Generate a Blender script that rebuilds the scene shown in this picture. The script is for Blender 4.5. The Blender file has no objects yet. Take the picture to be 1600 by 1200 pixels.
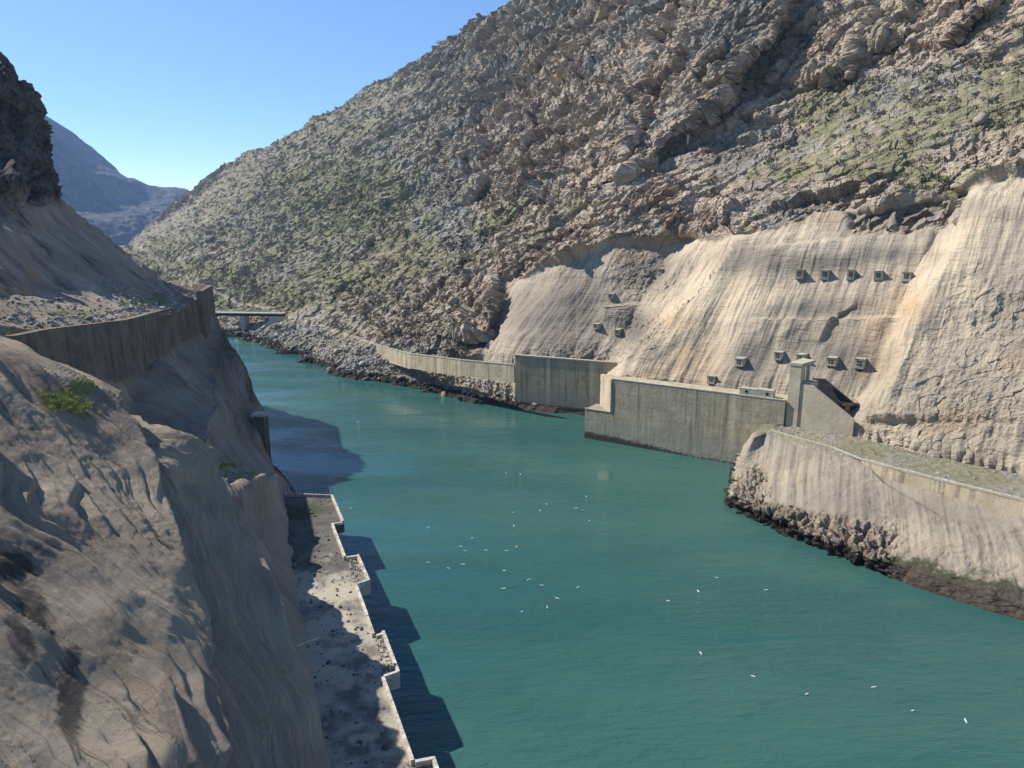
import bpy, math, random
import numpy as np
R = math.radians
C = bpy.context.scene.collection
rng = np.random.RandomState(7); random.seed(7)

# ------------------------------------------------------------------ camera, sky, sun, exposure
F = 1150.0; TH = R(12.27); CT, ST = math.cos(TH), math.sin(TH); CH = 50.0
cd = bpy.data.cameras.new('camera'); cam = bpy.data.objects.new('camera', cd); C.objects.link(cam)
cam.location = (0, 0, CH); cam.rotation_euler = (R(90) - TH, 0, 0)
cd.sensor_width = 36; cd.lens = F / 1600 * 36; cd.clip_start = .5; cd.clip_end = 30000
sc = bpy.context.scene; sc.camera = cam
sc.view_settings.view_transform = 'Standard'; sc.view_settings.look = 'None'
sc.view_settings.gamma = 1; sc.view_settings.exposure = 1.0
SE, SP = R(43), R(22)          # sun elevation, and its azimuth measured from -X towards +Y
SUN = (-math.cos(SE) * math.cos(SP), math.cos(SE) * math.sin(SP), math.sin(SE))
w = bpy.data.worlds.new('World'); sc.world = w; w.use_nodes = True
nt = w.node_tree; bg = nt.nodes['Background']
sky = nt.nodes.new('ShaderNodeTexSky'); sky.sky_type = 'NISHITA'; sky.sun_disc = False
sky.sun_elevation = SE; sky.sun_rotation = math.atan2(SUN[0], SUN[1]) % (2 * math.pi)
sky.altitude = 2200; sky.air_density = 1.0; sky.dust_density = .0; sky.ozone_density = 3.5
hs = nt.nodes.new('ShaderNodeHueSaturation'); hs.inputs['Saturation'].default_value = 1.1; nt.links.new(sky.outputs[0], hs.inputs['Color']); nt.links.new(hs.outputs[0], bg.inputs[0]); bg.inputs[1].default_value = .088
sl = bpy.data.lights.new('sun', 'SUN'); sun = bpy.data.objects.new('sun', sl); C.objects.link(sun)
sl.energy = 3.9; sl.angle = R(.5); sl.color = (1, .945, .86)
sun.rotation_euler = (R(90) - SE, 0, math.atan2(SUN[1], SUN[0]) + R(90))
sun.location = (-100, 0, 200)

# ------------------------------------------------------------------ pixel helpers (1600 x 1200 frame of the photo)
def ray(u, v):
    u = np.asarray(u, float); v = np.asarray(v, float)
    yu = (600 - v) / F
    return (u - 800) / F, CT + ST * yu, -ST + CT * yu
def at(u, v, Y):
    x, y, z = ray(u, v); k = Y / y
    return np.stack(np.broadcast_arrays(x * k, y * k, CH + z * k), -1)
def az(u, v, zz):
    x, y, z = ray(u, v); k = (zz - CH) / z
    return np.stack(np.broadcast_arrays(x * k, y * k, CH + z * k), -1)
def proj(P):
    P = np.asarray(P, float); dz = P[..., 2] - CH
    f = P[..., 1] * CT - dz * ST; up = P[..., 1] * ST + dz * CT
    return 800 + F * P[..., 0] / f, 600 - F * up / f

# ------------------------------------------------------------------ noise
VN = rng.rand(64, 64, 64).astype(np.float32) * 2 - 1; VF = VN.ravel()
def vn(p):
    p = np.asarray(p, np.float32); i = np.floor(p); f = p - i; f = f * f * (3 - 2 * f); i = i.astype(np.int32)
    x0 = (i[..., 0] & 63) << 12; x1 = ((i[..., 0] + 1) & 63) << 12
    y0 = (i[..., 1] & 63) << 6; y1 = ((i[..., 1] + 1) & 63) << 6
    z0 = i[..., 2] & 63; z1 = (i[..., 2] + 1) & 63
    fx, fy, fz = f[..., 0], f[..., 1], f[..., 2]
    def l(a, b, t): return a + (b - a) * t
    a = l(l(VF[x0 | y0 | z0], VF[x1 | y0 | z0], fx), l(VF[x0 | y1 | z0], VF[x1 | y1 | z0], fx), fy)
    b = l(l(VF[x0 | y0 | z1], VF[x1 | y0 | z1], fx), l(VF[x0 | y1 | z1], VF[x1 | y1 | z1], fx), fy)
    return l(a, b, fz)
ROT = np.array([[.36, .48, -.8], [-.8, .6, 0], [.48, .64, .6]], np.float32)
def fbm(p, o=4, g=.5, ridged=False):
    p = np.asarray(p, np.float32); s = 0; a = 1; t = 0
    for k in range(o):
        n = vn(p)
        if ridged: n = 1 - 2 * np.abs(n) ** .8
        s = s + a * n; t += a; a *= g; p = (p @ ROT.T) * 2.03 + 17.3
    return s / t
def hsh(ix, iy, k):
    h = (ix * 374761393 + iy * 668265263 + k * 1442695041) & 0x7fffffff
    h = ((h ^ (h >> 13)) * 1274126177) & 0x7fffffff
    return ((h ^ (h >> 16)) & 0xffff).astype(np.float32) / 65535
def facet(a, b, jag=1.0, bias=0.):
    """chiselled rock: each Voronoi cell of the (a,b) plane is a tilted facet; returns height, edge distance"""
    ia = np.floor(a).astype(np.int64); ib = np.floor(b).astype(np.int64)
    best = np.full(a.shape, 9., np.float32); sec = best.copy(); val = np.zeros(a.shape, np.float32)
    for di in (-1, 0, 1):
        for dj in (-1, 0, 1):
            ci = ia + di; cj = ib + dj
            cx = ci + hsh(ci, cj, 1); cy = cj + hsh(ci, cj, 2)
            dx = (a - cx).astype(np.float32); dy = (b - cy).astype(np.float32); d = dx * dx + dy * dy
            m = d < best
            sec = np.where(m, best, np.minimum(sec, d))
            hv = (hsh(ci, cj, 3) - .5) + jag * (dx * (hsh(ci, cj, 4) - .5) + dy * (hsh(ci, cj, 5) - .5)) * 1.6 + bias * dx * (.5 + hsh(ci, cj, 6))
            val = np.where(m, hv, val); best = np.where(m, d, best)
    return val, np.sqrt(sec) - np.sqrt(best)
def sst(x, a, b):
    t = np.clip((x - a) / (b - a), 0, 1); return t * t * (3 - 2 * t)
def inpoly(u, v, poly):
    r = np.zeros(u.shape, bool); n = len(poly)
    for i in range(n):
        x1, y1 = poly[i]; x2, y2 = poly[(i + 1) % n]
        if y1 == y2: continue
        r ^= ((y1 > v) != (y2 > v)) & (u < (x2 - x1) * (v - y1) / (y2 - y1) + x1)
    return r
def blob(u, v, L):
    s = 0
    for (cx, cy, rx, ry, an) in L:
        a = R(an); dx = u - cx; dy = v - cy
        p = dx * math.cos(a) - dy * math.sin(a); q = dx * math.sin(a) + dy * math.cos(a)
        s = np.maximum(s, np.exp(-((p / rx) ** 2 + (q / ry) ** 2)))
    return s
def blur(m, k):
    for ax in (0, 1):
        for _ in range(2):
            c = np.cumsum(np.pad(m, [(k + 1, k) if i == ax else (0, 0) for i in (0, 1)], mode='edge'), axis=ax)
            n = m.shape[ax]
            m = (np.take(c, np.arange(2 * k + 1, 2 * k + 1 + n), axis=ax) - np.take(c, np.arange(0, n), axis=ax)) / (2 * k + 1)
    return m

# ------------------------------------------------------------------ mesh helpers
def obj(name, me, mat=None, parent=None):
    o = bpy.data.objects.new(name, me); C.objects.link(o)
    if mat is not None:
        for m in (mat if isinstance(mat, (list, tuple)) else [mat]): me.materials.append(m)
    if parent is not None: o.parent = parent
    return o
def tag(o, label=None, cat=None, group=None, kind=None):
    if label: o['label'] = label
    if cat: o['category'] = cat
    if group: o['group'] = group
    if kind: o['kind'] = kind
    return o
def empty(name, loc, rz=0):
    o = bpy.data.objects.new(name, None); C.objects.link(o); o.location = [float(q) for q in loc]; o.rotation_euler = (0, 0, rz)
    o.empty_display_size = .5
    return o
def grid_mesh(name, P, attrs={}, smooth=True):
    nv, nu = P.shape[:2]
    me = bpy.data.meshes.new(name)
    me.vertices.add(nv * nu); me.vertices.foreach_set('co', P.reshape(-1).astype(np.float32))
    i = np.arange(nv * nu).reshape(nv, nu)
    q = np.stack([i[:-1, :-1], i[:-1, 1:], i[1:, 1:], i[1:, :-1]], -1).reshape(-1)
    nf = (nv - 1) * (nu - 1)
    me.loops.add(nf * 4); me.loops.foreach_set('vertex_index', q.astype(np.int32))
    me.polygons.add(nf); me.polygons.foreach_set('loop_start', np.arange(0, nf * 4, 4, dtype=np.int32))
    me.polygons.foreach_set('loop_total', np.full(nf, 4, np.int32))
    me.polygons.foreach_set('use_smooth', np.full(nf, smooth))
    for k, a in attrs.items():
        if a.ndim == 3:
            at_ = me.attributes.new(k, 'FLOAT_VECTOR', 'POINT'); at_.data.foreach_set('vector', a.reshape(-1).astype(np.float32))
        else:
            at_ = me.attributes.new(k, 'FLOAT', 'POINT'); at_.data.foreach_set('value', a.reshape(-1).astype(np.float32))
    me.update(); me.validate()
    return me
def normals(P, flip=1):
    du = np.gradient(P, axis=1); dv = np.gradient(P, axis=0)
    n = np.cross(du, dv); n /= np.linalg.norm(n, axis=-1, keepdims=True) + 1e-9
    return n * flip
class MB:
    def __init__(s): s.v = []; s.f = []
    def add(s, V, Fc):
        o = len(s.v); s.v += [tuple(float(c) for c in p) for p in V]; s.f += [tuple(i + o for i in f) for f in Fc]; return s
    def prism(s, poly, z0, z1):
        """poly: list of (x,y) counter-clockwise; z0,z1 numbers or lists per point"""
        n = len(poly); a = z0 if hasattr(z0, '__len__') else [z0] * n; b = z1 if hasattr(z1, '__len__') else [z1] * n
        V = [(p[0], p[1], a[i]) for i, p in enumerate(poly)] + [(p[0], p[1], b[i]) for i, p in enumerate(poly)]
        Fc = [tuple(range(n - 1, -1, -1)), tuple(range(n, 2 * n))] + [(i, (i + 1) % n, n + (i + 1) % n, n + i) for i in range(n)]
        return s.add(V, Fc)
    def wall(s, p, q, t, z0, z1, side=1):
        """upright slab from p to q (x,y), thickness t towards its left (side=1); z per end allowed as (a,b)"""
        p = np.array(p[:2], float); q = np.array(q[:2], float); d = q - p; d /= np.linalg.norm(d); n = np.array([-d[1], d[0]]) * t * side
        a = z0 if hasattr(z0, '__len__') else (z0, z0); b = z1 if hasattr(z1, '__len__') else (z1, z1)
        P4 = [p, q, q + n, p + n]; A = [a[0], a[1], a[1], a[0]]; B = [b[0], b[1], b[1], b[0]]
        if side < 0: P4.reverse(); A.reverse(); B.reverse()
        return s.prism(P4, A, B)
    def box(s, c, size, rz=0, rx=0):
        from mathutils import Matrix, Vector
        M = Matrix.Translation(Vector([float(q) for q in c])) @ Matrix.Rotation(rz, 4, 'Z') @ Matrix.Rotation(rx, 4, 'X')
        V = [M @ Vector((x * size[0] / 2, y * size[1] / 2, z * size[2] / 2)) for z in (-1, 1) for x, y in ((-1, -1), (1, -1), (1, 1), (-1, 1))]
        return s.add(V, [(3, 2, 1, 0), (4, 5, 6, 7), (0, 1, 5, 4), (1, 2, 6, 5), (2, 3, 7, 6), (3, 0, 4, 7)])
    def tube(s, pts, r, n=5):
        pts = [np.array(p, float) for p in pts]; rr = r if hasattr(r, '__len__') else [r] * len(pts); V = []; Fc = []
        for i, p in enumerate(pts):
            d = pts[min(i + 1, len(pts) - 1)] - pts[max(i - 1, 0)]; d /= np.linalg.norm(d) + 1e-9
            a = np.cross(d, (0, 0, 1) if abs(d[2]) < .9 else (1, 0, 0)); a /= np.linalg.norm(a); b = np.cross(d, a)
            for k in range(n):
                t = 2 * math.pi * k / n; V.append(p + rr[i] * (a * math.cos(t) + b * math.sin(t)))
        for i in range(len(pts) - 1):
            for k in range(n): Fc.append((i * n + k, i * n + (k + 1) % n, (i + 1) * n + (k + 1) % n, (i + 1) * n + k))
        Fc += [tuple(range(n)), tuple(range(len(V) - 1, len(V) - 1 - n, -1))]
        return s.add(V, Fc)
    def build(s, name, mat, parent=None, origin=None, bevel=0):
        me = bpy.data.meshes.new(name); o3 = np.array(origin if origin is not None else (0, 0, 0), float)
        me.from_pydata([tuple(np.array(p) - o3) for p in s.v], [], s.f); me.update()
        o = obj(name, me, mat, parent)
        if origin is not None: o.location = [float(q) for q in o3]
        if bevel:
            b = o.modifiers.new('bevel', 'BEVEL'); b.width = bevel; b.segments = 2; b.limit_method = 'ANGLE'
        return o
def rock_shapes(n=6):
    import bmesh
    out = []
    for k in range(n):
        bm = bmesh.new(); bmesh.ops.create_icosphere(bm, subdivisions=2, radius=1)
        V = np.array([v.co[:] for v in bm.verts]); Fc = np.array([[v.index for v in f.verts] for f in bm.faces]); bm.free()
        for _ in range(9):   # chop with random planes: angular boulders
            d = rng.randn(3); d /= np.linalg.norm(d); c = rng.uniform(.3, .72); t = V @ d
            V = V - np.outer(np.maximum(t - c, 0), d)
        V *= 1 + .12 * rng.randn(len(V))[:, None] * .5
        out.append((V, Fc))
    return out
ROCKS = rock_shapes()
def scatter(name, pts, sizes, mat, shapes=ROCKS, flat=.7, smooth=False, align=None):
    VV = []; FF = []; o = 0
    for i, p in enumerate(pts):
        V, Fc = shapes[rng.randint(len(shapes))]
        a, b = rng.uniform(0, 6.28, 2); ca, sa, cb, sb = math.cos(a), math.sin(a), math.cos(b * .15), math.sin(b * .15)
        Rm = np.array([[ca, -sa, 0], [sa, ca, 0], [0, 0, 1]]) @ np.array([[1, 0, 0], [0, cb, -sb], [0, sb, cb]])
        S = sizes[i] * np.array([rng.uniform(.7, 1.3), rng.uniform(.6, 1), flat * rng.uniform(.7, 1.2)])
        VV.append((V * S) @ Rm.T + p); FF.append(Fc + o); o += len(V)
    V = np.concatenate(VV); Fc = np.concatenate(FF)
    me = bpy.data.meshes.new(name); me.vertices.add(len(V)); me.vertices.foreach_set('co', V.reshape(-1).astype(np.float32))
    me.loops.add(len(Fc) * 3); me.loops.foreach_set('vertex_index', Fc.reshape(-1).astype(np.int32))
    me.polygons.add(len(Fc)); me.polygons.foreach_set('loop_start', np.arange(0, len(Fc) * 3, 3, dtype=np.int32))
    me.polygons.foreach_set('loop_total', np.full(len(Fc), 3, np.int32)); me.update()
    return obj(name, me, mat)

# ------------------------------------------------------------------ materials
class NT:
    def __init__(s, name, rough=.9, spec=.2):
        s.m = bpy.data.materials.new(name); s.m.use_nodes = True; s.t = s.m.node_tree
        s.b = s.t.nodes['Principled BSDF']; s.b.inputs['Roughness'].default_value = rough
        s.b.inputs['Specular IOR Level'].default_value = spec
        s.geo = s.n('ShaderNodeNewGeometry'); s.pos = s.geo.outputs['Position']
    def n(s, ty, **k):
        x = s.t.nodes.new(ty)
        for a, b in k.items(): setattr(x, a, b)
        return x
    def l(s, a, b): s.t.links.new(a, b)
    def set(s, inp, val):
        if isinstance(val, bpy.types.NodeSocket): s.l(val, inp)
        else: inp.default_value = val
    def vec(s, src, sc=(1, 1, 1), rot=(0, 0, 0)):
        m = s.n('ShaderNodeMapping'); s.l(src, m.inputs[0]); m.inputs['Scale'].default_value = sc; m.inputs['Rotation'].default_value = rot
        return m.outputs[0]
    def noise(s, vec, scale, det=5, rough=.6, dist=0, out=0, kind=None):
        x = s.n('ShaderNodeTexNoise'); s.l(vec, x.inputs['Vector']); x.inputs['Scale'].default_value = scale
        x.inputs['Detail'].default_value = det; x.inputs['Roughness'].default_value = rough; x.inputs['Distortion'].default_value = dist
        return x.outputs[out]
    def vor(s, vec, scale, feat='F1', out='Distance', rnd=1):
        x = s.n('ShaderNodeTexVoronoi', feature=feat); s.l(vec, x.inputs['Vector']); x.inputs['Scale'].default_value = scale
        x.inputs['Randomness'].default_value = rnd
        return x.outputs[out]
    def attr(s, name, out='Fac'):
        x = s.n('ShaderNodeAttribute', attribute_name=name); return x.outputs[out]
    def math(s, op, a, b=0., clamp=False):
        x = s.n('ShaderNodeMath', operation=op, use_clamp=clamp); s.set(x.inputs[0], a); s.set(x.inputs[1], b); return x.outputs[0]
    def ramp(s, f, a, b, lo=0., hi=1.):
        x = s.n('ShaderNodeMapRange', interpolation_type='SMOOTHSTEP'); s.set(x.inputs[0], f)
        for i, q in ((1, a), (2, b), (3, lo), (4, hi)): x.inputs[i].default_value = q
        return x.outputs[0]
    def mix(s, f, a, b, mode='MIX'):
        x = s.n('ShaderNodeMix', data_type='RGBA', blend_type=mode); s.set(x.inputs[0], f)
        s.set(x.inputs[6], a if isinstance(a, bpy.types.NodeSocket) else (*a, 1)); s.set(x.inputs[7], b if isinstance(b, bpy.types.NodeSocket) else (*b, 1))
        return x.outputs[2]
    def col(s, c): s.set(s.b.inputs['Base Color'], c if isinstance(c, bpy.types.NodeSocket) else (*c, 1)); return s
    def bump(s, h, dist=.1, strength=1, prev=None):
        x = s.n('ShaderNodeBump'); x.inputs['Distance'].default_value = dist; x.inputs['Strength'].default_value = strength; s.l(h, x.inputs['Height'])
        if prev is not None: s.l(prev, x.inputs['Normal'])
        s.l(x.outputs[0], s.b.inputs['Normal']); return x.outputs[0]
    def sepz(s, v=None, i=2):
        x = s.n('ShaderNodeSeparateXYZ'); s.l(v if v is not None else s.pos, x.inputs[0]); return x.outputs[i]

def hill_material():
    """natural rock, scrubby ground, grass, scree and sprayed concrete, picked by the masks the terrain stores"""
    n = NT('hillside_ground', .95, .15)
    P = n.pos
    strat = n.vec(P, (1, 1, 2.6), (0, R(-28), R(20)))
    big = n.noise(P, .012, 4, .6); mid = n.noise(P, .07, 6, .65); fine = n.noise(strat, .6, 8, .7); speck = n.noise(P, 2.6, 4, .7)
    rock = n.mix(n.ramp(mid, .35, .65), (.41, .32, .235), (.55, .455, .34))
    rock = n.mix(n.ramp(n.noise(P, .03, 5, .7), .52, .66), rock, (.30, .195, .14))
    rock = n.mix(n.math('MULTIPLY', n.attr('m_grey'), .85), rock, (.31, .28, .22))
    rock = n.mix(n.ramp(fine, .3, .44, .6, 0), rock, (.14, .115, .09))
    cv = n.vec(n.noise(P, .25, 3, .6, out=1), (6, 6, 6)); av = n.n('ShaderNodeVectorMath', operation='ADD'); n.l(n.vec(P, (1, 1, 1.9), (0, R(-32), R(20))), av.inputs[0]); n.l(cv, av.inputs[1])
    ck1 = n.vor(av.outputs[0], .13, 'DISTANCE_TO_EDGE'); ck2 = n.vor(av.outputs[0], .42, 'DISTANCE_TO_EDGE')
    crk = n.math('MAXIMUM', n.ramp(ck1, .015, .06, .75, 0), n.ramp(ck2, .02, .09, .65, 0)); crk = n.math('MULTIPLY', crk, n.ramp(n.noise(P, .11, 5, .7), .42, .62, 0, .85))
    cell = n.n('ShaderNodeTexVoronoi'); n.l(av.outputs[0], cell.inputs['Vector']); cell.inputs['Scale'].default_value = .42; cs = n.n('ShaderNodeSeparateColor'); n.l(cell.outputs['Color'], cs.inputs[0])
    rock = n.mix(n.ramp(cs.outputs[0], .1, .9, .28, 0), rock, (.15, .12, .095)); rock = n.mix(n.ramp(cs.outputs[1], .6, 1, 0, .45), rock, (.60, .52, .41))
    rock = n.mix(crk, rock, (.07, .06, .05))
    rock = n.mix(n.ramp(fine, .58, .8, 0, .7), rock, (.56, .49, .38))
    scr = n.mix(n.ramp(n.noise(P, .9, 6, .75), .35, .65), (.15, .145, .125), (.36, .345, .30))
    veg = n.mix(n.ramp(n.noise(P, .05, 7, .75), .4, .62), (.21, .20, .105), (.31, .275, .175))
    veg = n.mix(n.ramp(speck, .45, .7, 0, .6), veg, (.12, .12, .06))
    rock = n.mix(n.math('MULTIPLY', n.attr('m_grey'), n.ramp(n.noise(P, .035, 7, .75), .4, .62, 0, .8)), rock, (.31, .275, .19))
    rock = n.mix(n.ramp(n.noise(P, .016, 6, .65), .52, .6, 0, .75), rock, scr); rock = n.mix(n.ramp(n.noise(P, .022, 7, .7), .36, .44, .55, 0), rock, (.17, .14, .115))
    c = n.mix(n.attr('m_scree'), rock, scr)
    gm = n.math('ADD', n.attr('m_grass'), n.math('MULTIPLY', n.math('SUBTRACT', n.noise(P, .16, 9, .8), .5), 2.6))
    c = n.mix(n.ramp(gm, .42, .62, 0, .92), c, veg)
    # sprayed concrete
    fl = n.attr('flow', 'Vector')
    st = n.noise(n.vec(fl, (1.1, .045, 1)), 1.0, 6, .7); st2 = n.noise(n.vec(fl, (.35, .03, 1)), 1.0, 5, .65)
    pat = n.noise(P, .055, 6, .65)
    con = n.mix(n.ramp(pat, .38, .62), (.38, .32, .24), (.50, .42, .315))
    con = n.mix(n.math('MULTIPLY', n.attr('m_cream'), n.ramp(n.noise(P, .11, 5, .6), .3, .6, .5, 1)), con, (.60, .49, .34))
    con = n.mix(n.math('MULTIPLY', n.attr('m_ochre'), .75), con, (.50, .325, .18))
    con = n.mix(n.ramp(n.noise(P, .075, 9, .72), .5, .64, 0, .5), con, (.26, .22, .17)); hz_ = n.noise(n.vec(fl, (.03, .9, 1)), 1, 6, .75); con = n.mix(n.ramp(hz_, .54, .68, 0, .35), con, (.26, .225, .18)); con = n.mix(n.ramp(st, .48, .66, 0, .8), con, (.19, .165, .13))
    con = n.mix(n.ramp(st2, .3, .42, .55, 0), con, (.63, .54, .41))
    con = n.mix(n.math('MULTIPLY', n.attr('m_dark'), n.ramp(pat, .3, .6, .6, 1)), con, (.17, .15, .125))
    con = n.mix(n.ramp(n.noise(P, 1.1, 6, .7), .55, .72, 0, .35), con, (.2, .175, .14))
    c = n.mix(n.attr('m_conc'), c, con)
    z = n.sepz(); wz = n.math('SUBTRACT', n.math('ADD', z, n.math('MULTIPLY', n.noise(P, .5, 5, .7), 2.6)), n.attr('m_wet')); wet = n.ramp(wz, 2.7, 3.3, .93, 0)
    wc = n.mix(n.attr('m_wet'), (.024, .022, .019), n.mix(n.ramp(n.noise(P, 1.2, 5, .7), .4, .6), (.045, .034, .026), (.09, .066, .05)))
    wc = n.mix(n.math('MULTIPLY', n.ramp(wz, 2.2, 2.9), n.attr('m_wet')), wc, (.05, .058, .025))
    c = n.mix(wet, c, wc)
    n.col(c)
    h = n.math('ADD', n.math('MULTIPLY', fine, 1.0), n.math('MULTIPLY', n.vor(strat, .7), .6))
    k = n.math('SUBTRACT', 1.0, n.math('MULTIPLY', n.attr('m_conc'), .78))
    b1 = n.bump(n.math('MULTIPLY', h, k), .75, .85)
    n.bump(n.noise(P, 2.2, 6, .75), .28, .8, b1)
    return n.m

def cliff_material():
    """sprayed-concrete cliff with flow lines, dark seep stains and pale patches"""
    n = NT('sprayed_cliff', .9, .2); P = n.pos; fl = n.attr('flow', 'Vector')
    wp = n.noise(P, .12, 3, .5, out=1); wv = n.n('ShaderNodeVectorMath', operation='MULTIPLY_ADD'); n.l(wp, wv.inputs[0]); wv.inputs[1].default_value = (3.5, 3.5, 0); n.l(fl, wv.inputs[2])
    f2 = wv.outputs[0]
    st = n.noise(n.vec(f2, (1.6, .10, 1)), 1, 7, .68); st2 = n.noise(n.vec(f2, (.5, .05, 1)), 1, 5, .6)
    pat = n.noise(P, .09, 6, .62); pt2 = n.noise(n.vec(f2, (.3, .12, 1)), .6, 6, .6)
    c = n.mix(n.ramp(pat, .36, .64), (.46, .365, .27), (.57, .475, .36))
    c = n.mix(n.ramp(pt2, .52, .66, 0, .7), c, (.27, .20, .175))
    c = n.mix(n.ramp(st2, .3, .44, .55, 0), c, (.50, .42, .33))
    c = n.mix(n.ramp(st, .52, .68, 0, .5), c, (.20, .165, .135))
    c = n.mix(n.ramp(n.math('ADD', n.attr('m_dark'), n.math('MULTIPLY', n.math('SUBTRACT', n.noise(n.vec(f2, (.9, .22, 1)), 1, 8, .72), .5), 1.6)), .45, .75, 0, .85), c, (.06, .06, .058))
    c = n.mix(n.ramp(n.noise(P, 2.2, 7, .75), .56, .72, 0, .4), c, (.20, .17, .14))
    c = n.mix(n.ramp(n.noise(n.vec(f2, (3.2, .12, 1)), 1, 7, .75), .56, .66, 0, .6), c, (.13, .11, .09))
    c = n.mix(n.ramp(n.noise(n.vec(f2, (1.3, .2, 1)), .7, 8, .75), .34, .46, .5, 0), c, (.58, .51, .41))
    c = n.mix(n.ramp(n.noise(P, .35, 7, .7), .56, .68, 0, .4), c, (.28, .22, .18))
    gm = n.math('ADD', n.attr('m_grass'), n.math('MULTIPLY', n.math('SUBTRACT', n.noise(P, .8, 6, .75), .5), 1.2))
    c = n.mix(n.ramp(gm, .5, .65, 0, .95), c, n.mix(n.ramp(n.noise(P, 4, 4, .7), .4, .6), (.22, .24, .06), (.36, .34, .13)))
    ro = n.mix(n.ramp(n.noise(P, .5, 7, .7), .3, .6), (.05, .045, .04), (.19, .165, .135))
    c = n.mix(n.attr('m_rock'), c, ro)
    z = n.sepz(); wet = n.ramp(n.math('ADD', z, n.math('MULTIPLY', n.noise(P, .5, 4), 2)), 1.4, 2.8, .85, 0)
    c = n.mix(wet, c, (.03, .028, .025))
    n.col(c)
    b1 = n.bump(n.noise(n.vec(f2, (1.5, .16, 1)), 1, 8, .7), 1.3, 1)
    b2 = n.bump(n.noise(P, 1.6, 9, .8), .42, 1, b1)
    n.bump(n.math('MULTIPLY', n.vor(P, .9), n.attr('m_rock')), 1.0, 1, b2)
    return n.m

def wall_material(name, base, lite, dark, streak=.8, band=True, water=True, stk=.6):
    n = NT(name, .88, .25); P = n.pos
    sv = n.vec(P, (1, 1, .045)); st = n.noise(sv, .9, 6, .7); s2 = n.noise(n.vec(P, (1, 1, .02)), .35, 4, .6)
    c = n.mix(n.ramp(n.noise(P, .25, 6, .6), .35, .65), base, lite)
    c = n.mix(n.ramp(st, .48, .68, 0, streak), c, dark)
    c = n.mix(n.ramp(s2, .30, .42, stk, 0), c, tuple(min(1, q * 1.5) for q in lite))
    c = n.mix(n.ramp(n.noise(P, .55, 9, .78), .54, .64, 0, .4), c, tuple(min(1, q * 1.35) for q in lite)); c = n.mix(n.ramp(n.noise(P, .3, 9, .75), .55, .66, 0, .5), c, tuple(q * 1.2 for q in dark))
    if band:
        z = n.sepz(); wv = n.math('FRACT', n.math('MULTIPLY', z, .42)); ln = n.ramp(wv, .02, .07, .55, 0); c = n.mix(ln, c, dark)
        c = n.mix(n.ramp(n.math('ADD', z, n.math('MULTIPLY', n.noise(P, .3, 3), 1.5)), 5.0, 7.2, .45, 0), c, (.34, .32, .28))
    if water:
        z = n.sepz(); xx = n.sepz(i=0); th = n.ramp(xx, 20, 42, 1.4, 0); zz = n.math('SUBTRACT', n.math('ADD', z, n.math('MULTIPLY', n.noise(P, 1.8, 8, .85), 5.0)), th); c = n.mix(n.ramp(zz, 2.6, 2.9, .9, 0), c, (.03, .028, .024))
    n.col(c)
    b = n.bump(n.noise(P, 1.2, 8, .7), .12, .7); n.bump(st, .15, .5, b)
    return n.m

def plain(name, col, var=.25, scale=2., rough=.85, spec=.25, bump=.05, metallic=0):
    n = NT(name, rough, spec); f = n.noise(n.pos, scale, 6, .65)
    n.col(n.mix(n.ramp(f, .3, .7), tuple(q * (1 - var) for q in col), tuple(min(1, q * (1 + var)) for q in col)))
    n.b.inputs['Metallic'].default_value = metallic
    if bump: n.bump(n.noise(n.pos, scale * 3, 5, .65), bump, .7)
    return n.m

def water_material():
    n = NT('lake_water', .06, .5); P = n.pos; n.b.inputs['IOR'].default_value = 1.333
    deep = n.mix(n.ramp(n.noise(n.vec(P, (.6, 1.4, 1), (0, 0, R(35))), .014, 5, .6), .35, .65), (.024, .088, .080), (.044, .116, .092))
    n.col(deep)
    w1 = n.noise(n.vec(P, (.35, 1.2, 1), (0, 0, R(-12))), .85, 3, .55, .4); w2 = n.noise(n.vec(P, (.5, 1.3, 1), (0, 0, R(15))), 2.6, 3, .6)
    amp = n.ramp(n.noise(n.vec(P, (.5, 1.5, 1), (0, 0, R(30))), .03, 5, .65), .4, .62, .12, 1.15)
    h = n.math('MULTIPLY', n.math('ADD', w1, n.math('MULTIPLY', w2, .35)), amp)
    n.bump(h, .34, .8)
    return n.m

def boulder_material(name, a, b, wetline=2.6, wetcol=(.03, .027, .023)):
    n = NT(name, .92, .2); P = n.pos
    isl = n.n('ShaderNodeNewGeometry').outputs['Random Per Island']
    c = n.mix(isl, a, b); c = n.mix(n.ramp(n.noise(P, 1.2, 6, .7), .4, .65, 0, .6), c, tuple(q * .5 for q in a))
    z = n.sepz(); c = n.mix(n.ramp(n.math('ADD', z, n.math('MULTIPLY', n.noise(P, .3, 3), 1.6)), wetline, wetline + .9, .92, 0), c, wetcol)
    n.col(c); n.bump(n.noise(P, 3, 6, .7), .15, .8)
    return n.m

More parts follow.
